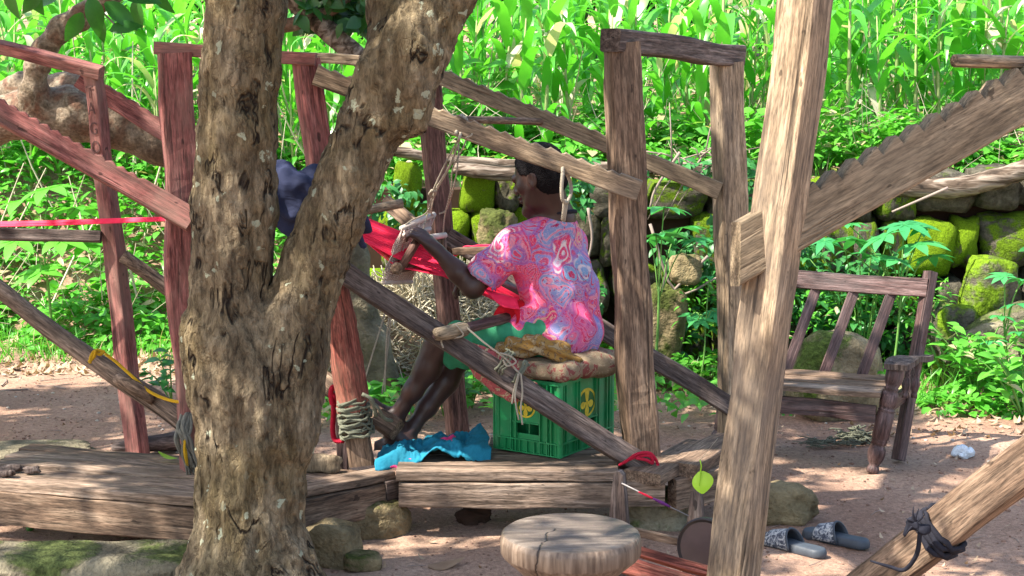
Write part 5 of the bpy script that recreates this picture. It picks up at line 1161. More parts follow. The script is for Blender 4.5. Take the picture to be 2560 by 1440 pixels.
def body():
    lo = np.array([at(925, 900, 5.9).x, 5.78, .24]); hi = np.array([at(1530, 600, 6.3).x, 6.78, 1.47])
    f = Field(lo, hi, .0055)
    head(f)
    f.cap(neck0, neck1, .057, .052, k=.03); f.cap(hp(-.03, 0, -.05), neck0 + [0, 0, -.01], .050, .056, k=.03)
    f.cap(neck0 + [0, 0, -.03], shL, .05, .05, k=.04); f.cap(neck0 + [0, 0, -.03], shR, .05, .05, k=.04)
    TM = np.stack([Fd, Ld, Z], 1)
    f.ell(shC + [.02, 0, -.10], (.105, .165, .17), TM, k=.05); f.ell((shC + pel) / 2 + [.02, 0, -.03], (.095, .135, .17), TM, k=.05); f.ell(pel + [0, 0, .0], (.115, .155, .12), TM, k=.05)
    f.chain([shL, elL], [.052, .041], k=.03); f.chain([elL, elL * .6 + wrL * .4, wrL], [.042, .040, .026], k=.02)
    f.chain([shR, elR], [.052, .040], k=.03); f.chain([elR, elR * .6 + wrR * .4, wrR], [.040, .038, .025], k=.02)
    f.cap(hipL, knL, .085, .058, k=.04); f.cap(hipR, knR, .085, .058, k=.04)
    for kn, an in ((knL, anL), (knR, anR)):
        d = an - kn; ml = np.array([.5, .2, 0]) * .022
        f.chain([kn, kn + d * .15, kn + d * .32 + ml, kn + d * .62 + ml * .4, kn + d * .85, an], [.055, .046, .050, .036, .026, .029], k=.025)
    # feet
    def foot(an, dr, up, toe_up=0):
        dr = dr / np.linalg.norm(dr); sd = np.cross(dr, up); sd /= np.linalg.norm(sd); up = np.cross(sd, dr)
        heel = an - dr * .03 - up * .035; ball = an + dr * .135 - up * .045
        f.cap(an, heel, .031, .028, k=.025); f.cap(heel, ball, .026, .020, k=.03); f.cap(an + dr * .03 - up * .01, ball + up * .008, .028, .018, k=.03); f.cap(ball - sd * .024, ball + sd * .026, .019, .017, k=.02)
        for i, (l, r) in enumerate(((.052, .0115), (.045, .0085), (.040, .008), (.034, .0075), (.027, .0075))):
            b0 = ball + sd * (-.034 + .017 * i) + dr * .005; b1 = b0 + dr * l + up * (.006 + toe_up); f.cap(b0, b1, r * 1.05, r, k=.005)
    foot(anL, np.array([-.50, .12, .62]), np.array([.6, 0, .6])); foot(anR + [0, 0, .005], np.array([-1, .05, -.02]), Z)
    # hands
    def hand(wr, dr, palm_n, side, curl=1.0, spread=.0):
        dr = dr / np.linalg.norm(dr); pn = palm_n - dr * palm_n.dot(dr); pn /= np.linalg.norm(pn); sd = np.cross(dr, pn) * side      # towards the thumb
        kn0 = wr + dr * .082
        f.cap(wr, wr + dr * .03, .026, .026, k=.015)
        for j in (-.028, -.010, .010, .027): f.cap(wr + dr * .02 + sd * j * .5, kn0 + sd * j, .015, .0115, k=.012)
        for i, (j, L) in enumerate(((.030, .072), (.0105, .080), (-.010, .074), (-.029, .060))):
            p = kn0 + sd * j + dr * .002; a = .45 * curl
            for s, q in enumerate((.45, .32, .25)):
                v = dr * math.cos(a) + pn * math.sin(a) + sd * (spread * (j / .03) * .1); p2 = p + v * L * q * 1.08; r0 = .0098 - .0009 * s; f.cap(p, p2, r0, r0 - .0008, k=.003); p = p2; a += .85 * curl
        t0 = wr + dr * .028 + sd * .022; t1 = t0 + dr * .022 + sd * .026 + pn * .016; t2 = t1 + dr * .028 + sd * .004 + pn * .018; t3 = t2 + dr * .018 - sd * .008 + pn * .012
        f.chain([t0, t1, t2, t3], [.016, .012, .0105, .009], k=.008)
    hand(wrL, NP(1048, 583, 6.05) - wrL, np.array([-.2, .35, -.75]), -1, 1.0)
    hand(wrR, np.array([-.75, .0, -.1]), np.array([0, -.2, -1.]), 1, .8)
    o = f.obj('body', W['skin'], person, lambda V, N: .0012 * fbm(V * 30, 2, 3))
    # hair
    h = Field(HC - .15, HC + .15, .005); h.ell(hp(-.010, 0, .026), (.106, .085, .100), HM, k=.005); h.ell(hp(-.035, 0, -.03), (.072, .070, .065), HM, k=.02)
    nrm = hf_ * .86 - hu * .50; h.plane(hp(.062, 0, .045), nrm); h.plane(hp(.0, 0, -.088), hf_ * .25 - hu); 
    h.ell(hp(.045, .09, -.03), (.046, .04, .05), HM, k=.006, sub=True); h.ell(hp(.045, -.09, -.03), (.046, .04, .05), HM, k=.006, sub=True)
    h.obj('hair', W['hair'], person, lambda V, N: .0018 * fbm(V * 110, 2, 3))
body()
def clothes():
    TM = np.stack([Fd, Ld, Z], 1)
    lo = np.array([at(1150, 900, 5.8).x, 5.80, .60]); hi = np.array([at(1570, 600, 6.5).x, 6.72, 1.25]); f = Field(lo, hi, .007)
    f.cap(neck0 + [0, 0, -.05], shL + [.0, 0, .006], .062, .064, k=.05); f.cap(neck0 + [0, 0, -.05], shR + [0, 0, .004], .062, .064, k=.05)
    f.ell(shC + [.03, 0, -.11], (.115, .166, .18), TM, k=.05); f.ell((shC + pel) / 2 + [.035, 0, -.04], (.125, .155, .20), TM, k=.06)
    f.ell(pel + [.02, .0, .01], (.14, .168, .125), TM, k=.05)
    f.cap(shL + [.03, .02, -.05], shL + [.085, .03, -.15], .055, .05, k=.04)
    f.cap(NP(1464, 720, 6.2), NP(1472, 855, 6.14), .048, .045, k=.05); f.cap(NP(1300, 800, 6.0), NP(1330, 870, 5.98), .05, .03, k=.05)
    sL = shL * .30 + elL * .70; sR = shR * .35 + elR * .65
    f.cap(shL, sL, .062, .074, k=.03); f.cap(shR, sR, .062, .072, k=.03)
    f.cap(sL + (elL - shL) * .04, sL + (elL - shL) * .5, .060, .090, k=.004, sub=True); f.cap(sR + (elR - shR) * .05, sR + (elR - shR) * .5, .055, .08, k=.004, sub=True)
    # neckline
    f.ell(neck0 + [-.008, 0, .030], (.072, .076, .045), TM, k=.008, sub=True)
    f.plane(pel + [0, 0, -.115], (0, 0, -1))
    def disp(V, N):
        q = V - pel; side = V @ np.array([.71, .70, 0]); low = sst(1.12, .75, V[:, 2])
        a = np.sin(side * 52 + V[:, 2] * 16 + 3.5 * fbm(V * 5, 2, 4)); b = np.sin(V[:, 2] * 60 + side * 30 + 4 * fbm(V * 6, 2, 8)); arm = sst(.14, .02, np.linalg.norm(V - (shL * .5 + elL * .5), axis=1))
        pit = sst(.16, .03, np.linalg.norm(V - (shL + [.07, 0, -.12]), axis=1))
        return .0045 * a * low + .005 * b * np.maximum(arm * .8, pit) + .009 * fbm(V * 6, 3, 3) * (.5 + low) + .003 * fbm(V * 16, 2, 5)
    f.obj('shirt', W['shirt'], person, disp)
    lo = np.array([at(1070, 900, 5.9).x, 5.84, .56]); hi = np.array([at(1460, 600, 6.2).x, 6.34, .95]); f = Field(lo, hi, .007)
    kL, kR = hipL * .16 + knL * .84, hipR * .16 + knR * .84
    f.cap(hipL, kL, .095, .080, k=.03); f.cap(hipR, kR, .095, .084, k=.03); f.cap(kL, kL + [.02, 0, -.05], .07, .062, k=.03); f.cap(kR, kR + [.02, 0, -.05], .07, .062, k=.03)
    for kk, kn in ((kL, knL), (kR, knR)): d = (kn - kk) / np.linalg.norm(kn - kk); f.cap(kn + d * .02, kn + d * .1, .062, .09, k=.003, sub=True)
    f.obj('shorts', W['shorts'], person, lambda V, N: .006 * np.sin(V[:, 0] * 60 + V[:, 2] * 40 + 4 * fbm(V * 8, 2, 1)) + .006 * fbm(V * 12, 2, 2))
    # dark collar of the undershirt
    P = []
    for i in range(17):
        a = 2 * math.pi * i / 16; P.append(neck0 + Fd * (.064 * math.cos(a)) + Ld * (.068 * math.sin(a)) + Z * (.006 - .012 * math.cos(a)))
    tube('collar', P, .0085, W['black_cloth'], person, n=8, sm=1)
clothes()

# ------------------------------------------------ the work on the loom
def thread_sheet(mb, A, B, n, r=.0016, sag=0, jit=.002, seed=1):
    g = np.random.default_rng(seed)
    for i in range(n):
        t = i / (n - 1); P = []
        for (pa, pb) in zip(A, B): P.append(np.array(pa) * (1 - t) + np.array(pb) * t + g.normal(0, jit, 3))
        mb.add(*tube_geo(smooth_path(P, 3), r, 4, cap=False))
warp = MB()
g1 = [(430, 540, 6.55), (640, 522, 6.4), (880, 535, 6.3), (915, 545, 6.28), (1005, 580, 6.27), (1062, 605, 6.26), (1110, 640, 6.24), (1300, 742, 6.24)]
g2 = [(430, 552, 6.5), (640, 545, 6.3), (870, 585, 6.14), (905, 600, 6.12), (985, 642, 6.10), (1040, 664, 6.09), (1110, 690, 6.08), (1290, 775, 6.10)]
thread_sheet(warp, [at(*p) for p in g1], [at(*p) for p in g2], 80, .0022, jit=.0012)
g3 = [(905, 572, 6.3), (1000, 625, 6.27), (1045, 652, 6.24), (1110, 672, 6.22)]; g4 = [(905, 596, 6.12), (985, 660, 6.10), (1030, 676, 6.09), (1112, 690, 6.07)]
thread_sheet(warp, [at(*p) for p in g3], [at(*p) for p in g4], 34, .0022, jit=.0012, seed=4)
wo = warp.build('warp_yarn', W['red'], smooth=True); tag(wo, 'stretched sheet of bright red warp threads running from the trunk to the weaver\'s lap', 'warp yarn')
mb = MB(); thread_sheet(mb, [at(-80, 556, 6.75), at(120, 553, 6.7), at(420, 543, 6.56)], [at(-80, 568, 6.73), at(120, 563, 6.68), at(420, 551, 6.54)], 14, .0035, jit=.0012, seed=2); tag(mb.build('warp_bundle', W['red'], smooth=True), 'narrow taut red yarn band from the left edge past the thin red post', 'yarn band')
mb = MB()
for k in range(5): mb.tube(smooth_path([at(1120, 655 - k, 6.6), at(1160, 625 - 2 * k, 6.62), at(1190, 614 + k, 6.6), at(1240, 612 + 2 * k, 6.5)], 4), .003, 5)
tag(mb.build('red_thread', W['red'], smooth=True), 'loose red threads over the rod behind the weaver\'s forearm', 'thread')
# reed and heddles
hd_ = thing('heddle_set', 'pale string heddles and wooden beater hung over the red warp at the weaver\'s hand', 'heddles', tuple(at(1040, 660, 6.17)))
def rod(name, a, b, r, mat, par): return tube(name, [at(*a), at(*b)], r, W[mat], par, n=10, sm=1)
rod('rod', (1003, 572, 6.12), (1085, 536, 6.30), .011, 'pale_rod', hd_); rod('rod', (1010, 588, 6.10), (1075, 572, 6.26), .009, 'pale_rod', hd_); rod('rod', (1070, 594, 6.10), (1112, 588, 6.26), .012, 'pale_rod', hd_)
rod('rod', (960, 706, 6.10), (1028, 704, 6.28), .009, 'pale_rod', hd_)
rod('beater_bar', (993, 670, 6.10), (1112, 652, 6.24), .019, 'wood_dull', hd_); rod('beater_side', (1044, 600, 6.10), (1004, 668, 6.10), .017, 'wood_dull', hd_); rod('beater_side', (1108, 594, 6.27), (1112, 655, 6.24), .012, 'wood_brown', hd_)
lathe('end_knob', [(.006, -.004), (.022, -.004), (.024, .0), (.02, .006), (.008, .007)], W['wood_brown'], hd_, tuple(at(992, 671, 6.06)), n=14, M=Matrix.Rotation(R(90), 3, 'X'))
mb = MB(); gq = np.random.default_rng(3)
for k in range(84):
    t = k / 83; a = np.array(at(1005, 572, 6.12)) * (1 - t) + np.array(at(1083, 540, 6.30)) * t; c = np.array(at(975, 650, 6.10)) * (1 - t) + np.array(at(1052, 640, 6.28)) * t; e = np.array(at(962, 706, 6.10)) * (1 - t) + np.array(at(1026, 704, 6.28)) * t
    mb.add(*tube_geo([a, (a + c) / 2 + gq.normal(0, .005, 3), c + gq.normal(0, .003, 3), (c + e) / 2 + gq.normal(0, .008, 3), e], .003, 4, cap=False))
    b = np.array(at(1010, 588, 6.1)) * (1 - t) + np.array(at(1075, 572, 6.26)) * t; mb.add(*tube_geo([a + gq.normal(0, .003, 3), b], .002, 4, cap=False))
mb.build('heddle_strings', W['heddle'], hd_, smooth=True)
# cloth beam with the finished red cloth
cb_ = thing('cloth_beam', 'dark round rod with a pale wooden knob end carrying the rolled red cloth in the weaver\'s lap', 'cloth beam', tuple(at(1180, 815, 5.8)))
tube('rod', [at(1090, 836, 5.62), at(1160, 822, 5.76), at(1265, 795, 5.98), at(1330, 780, 6.12)], [.019, .020, .021, .021], W['wood_dark'], cb_, n=16, sm=3)
tube('knob', [at(1086, 838, 5.615), at(1092, 836, 5.62), at(1130, 829, 5.67), at(1158, 823, 5.71), at(1164, 821, 5.72)], [.012, .024, .026, .027, .022], W['wood_tan'], cb_, n=14, sm=3, wob=.08)
tube('cloth_roll', [at(1262, 796, 5.975), at(1266, 795, 5.985), at(1300, 786, 6.06), at(1330, 779, 6.13)], [.046, .056, .056, .05], W['red_roll'], cb_, n=24, sm=2, wob=.03)
sheet('woven_strip', 'strip of finished bright red cloth falling from the warp into the weaver\'s lap', [at(1205, 722, 6.02), at(1290, 745, 6.02), at(1300, 775, 5.93), at(1262, 770, 5.93)], 8, 10, lambda u, v: (0, .004 * math.sin(u * 9), .004 * math.sin(v * 7)), 'red')

# ------------------------------------------------ ropes
def cord(name, label, runs, r, mat, parent=None, cat='string', n=6):
    mb = MB()
    for P in runs: mb.tube(smooth_path([at(*p) if len(p) == 3 and not isinstance(p, Vector) else p for p in P], 5), r, n)
    o = mb.build(name, W[mat], parent, smooth=True)
    return tag(o, label, cat) if parent is None else o
cord('string_bundle', 'bundle of pale strings hanging from the cross stick down to the heddles', [
    [(1152, 292, 6.0), (1158, 312, 5.98), (1150, 345, 5.95), (1120, 420, 5.98), (1085, 480, 6.05), (1068, 530, 6.14), (1030, 550, 6.16), (1004, 570, 6.12)], [(1150, 345, 5.96), (1128, 410, 6.0), (1090, 480, 6.1), (1078, 530, 6.2), (1085, 538, 6.3)],
    [(1150, 340, 5.95), (1112, 412, 6.0), (1076, 490, 6.05)], [(1156, 300, 6.02), (1165, 350, 6.0), (1132, 420, 6.05), (1128, 470, 6.1), (1112, 540, 6.2), (1108, 588, 6.25)], [(1148, 360, 6.0), (1140, 440, 6.0), (1118, 520, 6.2), (1098, 535, 6.2)],
    [(1164, 290, 6.05), (1172, 310, 5.95), (1180, 335, 5.72), (1165, 345, 5.70)], [(1070, 530, 6.14), (1062, 560, 6.12), (1052, 590, 6.1)]], .0032, 'rope')
cord('rope_knot', 'knotted jute cord loop around the top of the hanging strings', [[(1140, 335, 5.69), (1147, 300, 5.85), (1155, 287, 6.0), (1160, 300, 5.9), (1150, 338, 5.70), (1146, 352, 5.70)], [(1080, 476, 6.0), (1088, 482, 6.03), (1082, 492, 6.05), (1074, 486, 6.04), (1080, 476, 6.0)]], .006, 'rope')
cord('rope_loop', 'twisted grey rope loop hanging from the notched beam behind the weaver\'s neck', [
    [(1407, 432, 5.69), (1404, 470, 5.68), (1407, 500, 5.69), (1418, 505, 5.71), (1428, 480, 5.76), (1424, 450, 5.79), (1412, 425, 5.77), (1407, 420, 5.72), (1407, 432, 5.69)], [(1412, 500, 5.70), (1408, 540, 5.72), (1406, 548, 5.74)], [(1417, 500, 5.72), (1413, 530, 5.72), (1409, 552, 5.74)]], .0068, 'rope', n=8)
cord('brace_cord', 'thin cord from the cloth beam knob tied with frayed ends round the sloping brace', [
    [(1130, 815, 5.66), (1150, 808, 5.69), (1170, 822, 5.69), (1215, 860, 5.68), (1262, 895, 5.67), (1300, 935, 5.665)], [(1140, 812, 5.65), (1158, 838, 5.66), (1128, 846, 5.66), (1104, 850, 5.65), (1108, 870, 5.65)],
    [(1250, 882, 5.66), (1275, 890, 5.66), (1290, 905, 5.66), (1268, 915, 5.66), (1258, 900, 5.66)], [(1298, 932, 5.665), (1290, 970, 5.66), (1288, 1000, 5.655), (1297, 1050, 5.655)], [(1302, 934, 5.665), (1306, 980, 5.66), (1302, 1020, 5.655), (1306, 1062, 5.65)], [(1296, 934, 5.66), (1284, 980, 5.66), (1280, 1010, 5.655)]], .0034, 'rope')
mb = MB(); mb.add(*ring_wrap('k', at(1300, 932, 5.705), at(1622, 1172, 5.7) - at(845, 672, 5.73), .044, .03, 2, .0055, None, hint=(.1, -1, .35), drift=.01)); mb.add(*ring_wrap('k', at(1262, 905, 5.705), at(1622, 1172, 5.7) - at(845, 672, 5.73), .044, .03, 3, .0045, None, hint=(.1, -1, .35), drift=.012, seed=4)); tag(mb.build('cord_lashing', W['rope_grey'], smooth=True), 'grey cord lashing round the middle of the sloping brace', 'lashing')
dC = (C1 - C0)
mb = MB()
for k in range(13): mb.add(*ring_wrap('k', C0 + dC * (.165 + .0145 * k), dC, .056 + .004 * math.sin(k * 2), .056, 1.3, .0048, None, hint=(0, -1, 0), seed=k, drift=.006 + .02 * (k % 2), wob=.3))
mb.tube(smooth_path([at(925, 1000, 5.74), at(945, 1020, 5.74), at(960, 1045, 5.78), at(980, 1052, 5.82)], 4), .007, 6); mb.tube(smooth_path([at(905, 985, 5.73), at(930, 1000, 5.73), at(940, 1040, 5.76)], 4), .008, 6)
tag(mb.build('rope_lashing', W['rope_grey'], smooth=True), 'tangled grey-green rope lashed round the foot of the split red post', 'lashing')
cord('red_rope', 'bright red cord looped behind the bound post and hanging down', [[(845, 975, 5.9), (832, 968, 5.85), (827, 985, 5.84), (832, 1010, 5.84), (848, 1000, 5.86)], [(836, 985, 5.84), (834, 1030, 5.86), (832, 1075, 5.88), (838, 1100, 5.88), (858, 1102, 5.86)]], .010, 'rope_red', n=8)
cord('red_cord_tie', 'dark pink cord tied round the lower end of the sloping brace on the platform edge', [[(1548, 1163, 5.68), (1575, 1148, 5.66), (1600, 1140, 5.655), (1625, 1140, 5.66), (1632, 1158, 5.67), (1615, 1150, 5.65), (1590, 1145, 5.65)], [(1560, 1158, 5.67), (1590, 1136, 5.65), (1622, 1132, 5.66), (1640, 1150, 5.68), (1648, 1175, 5.69)]], .006, 'rope_red')
cord('hanging_strings', 'pale treadle strings hanging behind the sloping brace down to the pedals', [[(968, 765, 6.0), (945, 840, 5.98), (910, 955, 5.95)], [(978, 768, 6.05), (972, 850, 6.05), (955, 985, 6.02)], [(975, 768, 6.06), (966, 860, 6.04), (962, 980, 6.02)]], .003, 'rope')
cord('yellow_rope', 'yellow cord knotted on the pale pole and trailing to the trunk', [[(262, 880, 5.86), (240, 876, 5.85), (228, 890, 5.84), (225, 908, 5.84)], [(240, 876, 5.84), (235, 892, 5.84), (222, 905, 5.84)], [(262, 878, 5.86), (250, 886, 5.85), (238, 880, 5.85)], [(262, 884, 5.86), (290, 905, 5.86), (335, 945, 5.83), (375, 980, 5.80), (430, 1002, 5.74), (490, 1008, 5.70), (540, 1012, 5.68)]], .0062, 'rope_yellow', n=8)
def strand_bundle(name, label, cat, spine, n, spread, r, mat, seed, fray=1.0):
    g = np.random.default_rng(seed); mb = MB(); sp = [np.array(p) for p in spine]
    for k in range(n):
        off = g.normal(0, spread, 3) * [1, .5, .5]; e = int(g.integers(max(2, len(sp) - 2), len(sp) + 1)); P = [p + off * (.4 + fray * i / len(sp)) + g.normal(0, spread * .45, 3) for i, p in enumerate(sp[:e])]; mb.tube(smooth_path(P, 4), [r * g.uniform(.7, 1.4), r, r * .4], 5)
    return tag(mb.build(name, W[mat], smooth=True), label, cat)
strand_bundle('tied_rags', 'bundle of frayed dark rags tied at the pole end against the left of the trunk', 'rag', [at(468, 1040, 5.70), at(460, 1070, 5.64), at(464, 1105, 5.63), at(472, 1140, 5.64), at(484, 1175, 5.65), at(492, 1215, 5.66)], 34, .013, .0065, 'grey_rag', 4, .7)
strand_bundle('cord_end', 'mustard cord strands hanging among the dark rags left of the trunk', 'string', [at(462, 1100, 5.62), at(464, 1130, 5.62), at(470, 1160, 5.62)], 4, .006, .004, 'rope_yellow', 5)

# ------------------------------------------------ foreground stool, winder, slippers
st = thing('stool', 'round wooden stool with a split seat in the foreground', 'stool', (at(1427, 1328, 4.2).x, 4.2, 0)); sz = at(1427, 1328, 4.2).z
lathe('seat', [(.0, -.11), (.135, -.11), (.148, -.098), (.183, -.066), (.190, -.056), (.1905, -.022), (.186, -.006), (.178, 0), (.09, -.001), (0, -.002)][1:], W['stool'], st, (st.location.x, 4.2, sz), n=64, wob=.008, seed=3)
for a in (.4, 1.97, 3.54, 5.1):
    p = Vector((st.location.x + .09 * math.cos(a), 4.2 + .09 * math.sin(a), sz - .10)); b = Vector((st.location.x + .17 * math.cos(a), 4.2 + .17 * math.sin(a), 0)); beam('leg', b, p, .075, .065, W['wood_pale'], st, seed=int(a * 10), segs=8)
wn = thing('yarn_winder', 'small dark wooden yarn winder with a wheel and two uprights behind the stool', 'yarn winder', (at(1620, 1400, 4.95).x, 4.95, 0))
def board(x, y, Y, wt, wb, hh, t, hole=True, nm='upright'):
    top = at(x, y, Y); V = []; u = Vector((.93, -.36, 0)); n = Vector((-.36, -.93, 0))
    for (a, z) in ((-wb / 2, 0), (wb / 2, 0), (wb / 2 * .98, top.z * .35), (wt / 2, top.z - .012), (wt / 2 - .012, top.z), (-wt / 2 + .012, top.z), (-wt / 2, top.z - .012), (-wb / 2 * .98, top.z * .35)):
        for s in (1, -1): p = Vector((top.x, top.y, 0)) + u * a + n * (s * t / 2) + Vector((0, 0, z)); V.append(p)
    N = 8; Fc = [tuple(2 * i for i in range(N)), tuple(reversed([2 * i + 1 for i in range(N)]))] + [(2 * i, 2 * i + 1, 2 * ((i + 1) % N) + 1, 2 * ((i + 1) % N)) for i in range(N)]
    return mk(nm, V, Fc, W['wood_grey'], wn, smooth=False)
b1 = board(1549, 1176, 5.0, .032, .08, 0, .035); board(1742, 1222, 5.02, .032, .08, 0, .035)
lathe('hole', [(.0055, 0), (.006, .003), (.004, .003)], W['iron'], b1, tuple(at(1556, 1208, 4.975)), n=10, M=Matrix.Rotation(R(90), 3, 'X'))
tube('spindle', [at(1554, 1208, 4.97), at(1640, 1250, 4.95), at(1722, 1290, 4.95)], [.0028, .002, .002], W['rustwire'], wn, n=6, sm=1)
tube('thread_winding', [at(1596, 1229, 4.96), at(1615, 1238, 4.955), at(1632, 1246, 4.95)], [.0025, .004, .003], W['rope_red'], wn, n=8); tube('thread_winding', [at(1632, 1246, 4.95), at(1655, 1257, 4.95), at(1675, 1267, 4.95)], [.003, .006, .003], W['purple'], wn, n=8)
beam('rail', at(1585, 1330, 4.9), at(1720, 1362, 4.88), .024, .022, W['wood_brown'], wn, seed=3, segs=8); beam('rail', at(1560, 1372, 4.72), at(1790, 1432, 4.68), .03, .05, W['wood_redraw'], wn, seed=4, segs=10, hint=(0, -1, .5)); beam('rail', at(1555, 1412, 4.6), at(1800, 1482, 4.56), .05, .04, W['wood_redraw'], wn, seed=5, segs=10, hint=(0, -1, .4))
for (x, y, Y) in ((1572, 1400, 4.72), (1790, 1460, 4.66)): p = at(x, y, Y); beam('foot', Vector((p.x, p.y - .04, .02)), Vector((p.x + .03, p.y + .3, .03)), .045, .04, W['wood_brown'], wn, seed=6, segs=5)
wc = at(1766, 1372, 4.82); Mw = Vector((-.55, -.83, .06)).to_track_quat('Z', 'Y').to_matrix(); wheel = lathe('wheel', [(.002, -.008), (.082, -.009), (.094, -.014), (.099, -.008), (.099, .008), (.094, .014), (.086, .010), (.002, .008)], W['iron'], wn, tuple(wc), n=44, M=Mw, smooth=False)
lathe('wheel_face', [(.001, .0105), (.085, .0105), (.0855, .008)], W['wheel_face'], wheel, tuple(wc), n=40, M=Mw, smooth=False)
beam('wheel_post', Vector((wc.x + .03, wc.y + .05, 0)), Vector((wc.x + .03, wc.y + .05, wc.z + .05)), .04, .03, W['wood_brown'], wn, seed=7, segs=5)
def slipper(label, heel, toe, rz=0):
    e = thing('slipper', label, 'slipper', tuple(heel), 'mottled grey slide sandals on the earth'); h = np.array(heel); t = np.array(toe); d = (t - h); L = np.linalg.norm(d); d /= L; s = np.cross(Z, d)
    f = Field(np.minimum(h, t) - .1, np.maximum(h, t) + .14, .006)
    f.chain([h + d * .035 + Z * .012, h + d * L * .5 + Z * .010, h + d * (L - .045) + Z * .010], [.036, .033, .045], k=.02)
    f.plane(h + Z * .001, (0, 0, -1)); f.plane(h + Z * .034, (0, 0, 1)); o = f.obj('sole', W['rubber'], e, relax=1)
    V = []; nu, nv = 22, 9
    for i in range(nu + 1):
        a = math.pi * i / nu
        for j in range(nv + 1):
            q = j / nv; c0 = h + d * (L * (.40 + .10 * math.sin(a)) + q * L * (.36 - .10 * math.sin(a))); w = .047 + .003 * q; hh = .066 - .020 * q
            V.append(c0 + s * (w * math.cos(a)) + Z * (.012 + hh * math.sin(a) ** .8))
    Fc = [(i * (nv + 1) + j, (i + 1) * (nv + 1) + j, (i + 1) * (nv + 1) + j + 1, i * (nv + 1) + j + 1) for i in range(nu) for j in range(nv)]
    o = mk('strap', V, Fc, W['strap'], e); md = o.modifiers.new('thick', 'SOLIDIFY'); md.thickness = .005; o.data.materials.append(W['rubber']); md.material_offset = 1; md.material_offset_rim = 1; md.offset = -1
    ring = [V[i * (nv + 1)] for i in range(nu + 1)]; tube('strap_edge', ring, .004, W['rubber'], e, n=6, sm=1)
slipper('left slide sandal with a mottled grey strap, half hidden by the leaning post', onz(2062, 1398), onz(1888, 1352)); slipper('right slide sandal with a mottled grey strap, lying clear of the leaning post', onz(2172, 1374), onz(2008, 1340))

# ------------------------------------------------ the chair
ch = thing('chair', 'low dark slat-back wooden armchair with turned front legs at the right', 'chair', tuple(onz(2180, 1180)))
def P3(x, y, Y): return at(x, y, Y)
Wv = Vector((-.63, .27, .0))
FR0 = onz(2180, 1182); FRt = P3(2243, 912, 6.60); RR0 = onz(2246, 1150); RRt = P3(2328, 680, 7.02)
def turned(a, b, prof, mat='wood_dark', name='leg', n=20):
    L = (b - a).length; M = (b - a).to_track_quat('Z', 'Y').to_matrix(); return lathe(name, [(r, z * L) for r, z in prof], W[mat], ch, tuple(a), n=n, M=M)
lp_ = [(.024, 0), (.028, .015), (.030, .04), (.025, .06), (.021, .075), (.030, .10), (.038, .14), (.041, .18), (.040, .22), (.032, .25), (.027, .262), (.036, .27), (.034, .285), (.038, .295), (.034, .31), (.040, .325), (.040, .56), (.036, .57), (.041, .58), (.035, .595), (.030, .605), (.037, .625), (.042, .66), (.042, .71), (.035, .745), (.028, .765), (.036, .78), (.029, .795), (.036, .83), (.042, .87), (.043, .93), (.036, 1.0)]
for off in (Vector(), Wv): turned(FR0 + off, FRt + off, [(r * .92, z) for r, z in lp_])
for off in (Vector(), Wv): beam('rear_leg', RR0 + off, RRt + off, .046, .05, W['wood_dark'], ch, seed=5, segs=14, hint=(.5, -1, 0), wob=.002)
u_ = (RRt - RR0).normalized()
seatR = at(2200, 990, 6.56); sb = at(2250, 950, 6.86)
sdep = (sb - seatR); 
for i in range(3):
    w = sdep.length / 3; a = seatR + sdep.normalized() * (w * (i + .5)); beam('seat_board', a - Wv * -.0 + Vector((-.005, 0, 0)), a + Wv * 1.0, w - .004, .024, W['wood_plank' if i == 0 else 'wood_brown'], ch, seed=12 + i, hint=(0, 0, 1), segs=14, wob=.003)
beam('front_rail', at(2190, 1032, 6.60), at(2190, 1032, 6.60) + Wv, .072, .024, W['wood_dark'], ch, seed=9, hint=(0, -1, .1))
beam('side_rail', at(2205, 1022, 6.60), at(2262, 985, 6.86), .06, .022, W['wood_dark'], ch, seed=10); beam('side_rail', at(2205, 1022, 6.60) + Wv, at(2262, 985, 6.86) + Wv, .06, .022, W['wood_dark'], ch, seed=11)
tr = P3(2318, 722, 6.98); beam('top_rail', tr, tr + Wv + Vector((0, 0, .02)), .082, .026, W['wood_dark'], ch, seed=12, hint=(0, -1, .25), wob=.002, segs=14)
lr = P3(2255, 965, 6.86)
for t in (.22, .46, .71, .92):
    a = sb + Vector((0, 0, -.01)) + Wv * t + Vector((-.02, 0, 0)); b = tr + Wv * t + Vector((-.005, 0, -.03)); beam('back_slat', a, b, .047, .016, W['wood_dark'], ch, seed=int(t * 50), hint=(.1, -1, .2), wob=.0015, segs=8)
for off in (Vector(), Wv):
    A = FRt + off + Vector((-.02, -.05, .01)); B = P3(2315, 878, 6.92) + off; V = []
    ns = 14
    for i in range(ns + 1):
        t = i / ns; c = A * (1 - t) + B * t + Vector((0, 0, .014 * math.sin(t * 5))); w = .048 * (1 + .25 * math.sin(min(1, t * 2.5) * math.pi)) * (1 if t < .6 else 1 - (t - .6) * .7); s = Vector((.9, -.4, 0)).normalized() * w
        V += [c - s, c + s, c + s - Vector((0, 0, .024)), c - s - Vector((0, 0, .024))]
    Fc = [(4 * i + j, 4 * i + (j + 1) % 4, 4 * i + 4 + (j + 1) % 4, 4 * i + 4 + j) for i in range(ns) for j in range(4)] + [(3, 2, 1, 0), (4 * ns, 4 * ns + 1, 4 * ns + 2, 4 * ns + 3)]
    mk('armrest', V, Fc, W['wood_grey'], ch, smooth=False)
    for (x, Y) in ((2262, 6.70), (2285, 6.80)):
        a = at(x, 995, Y) + off; b = at(x + 10, 900, Y + .03) + off; turned(a, b, [(r * .45, z) for r, z in ((.03, 0), (.03, .1), (.022, .13), (.034, .2), (.044, .35), (.034, .5), (.024, .55), (.034, .6), (.024, .65), (.04, .8), (.03, .95), (.03, 1))], name='spindle', n=12)

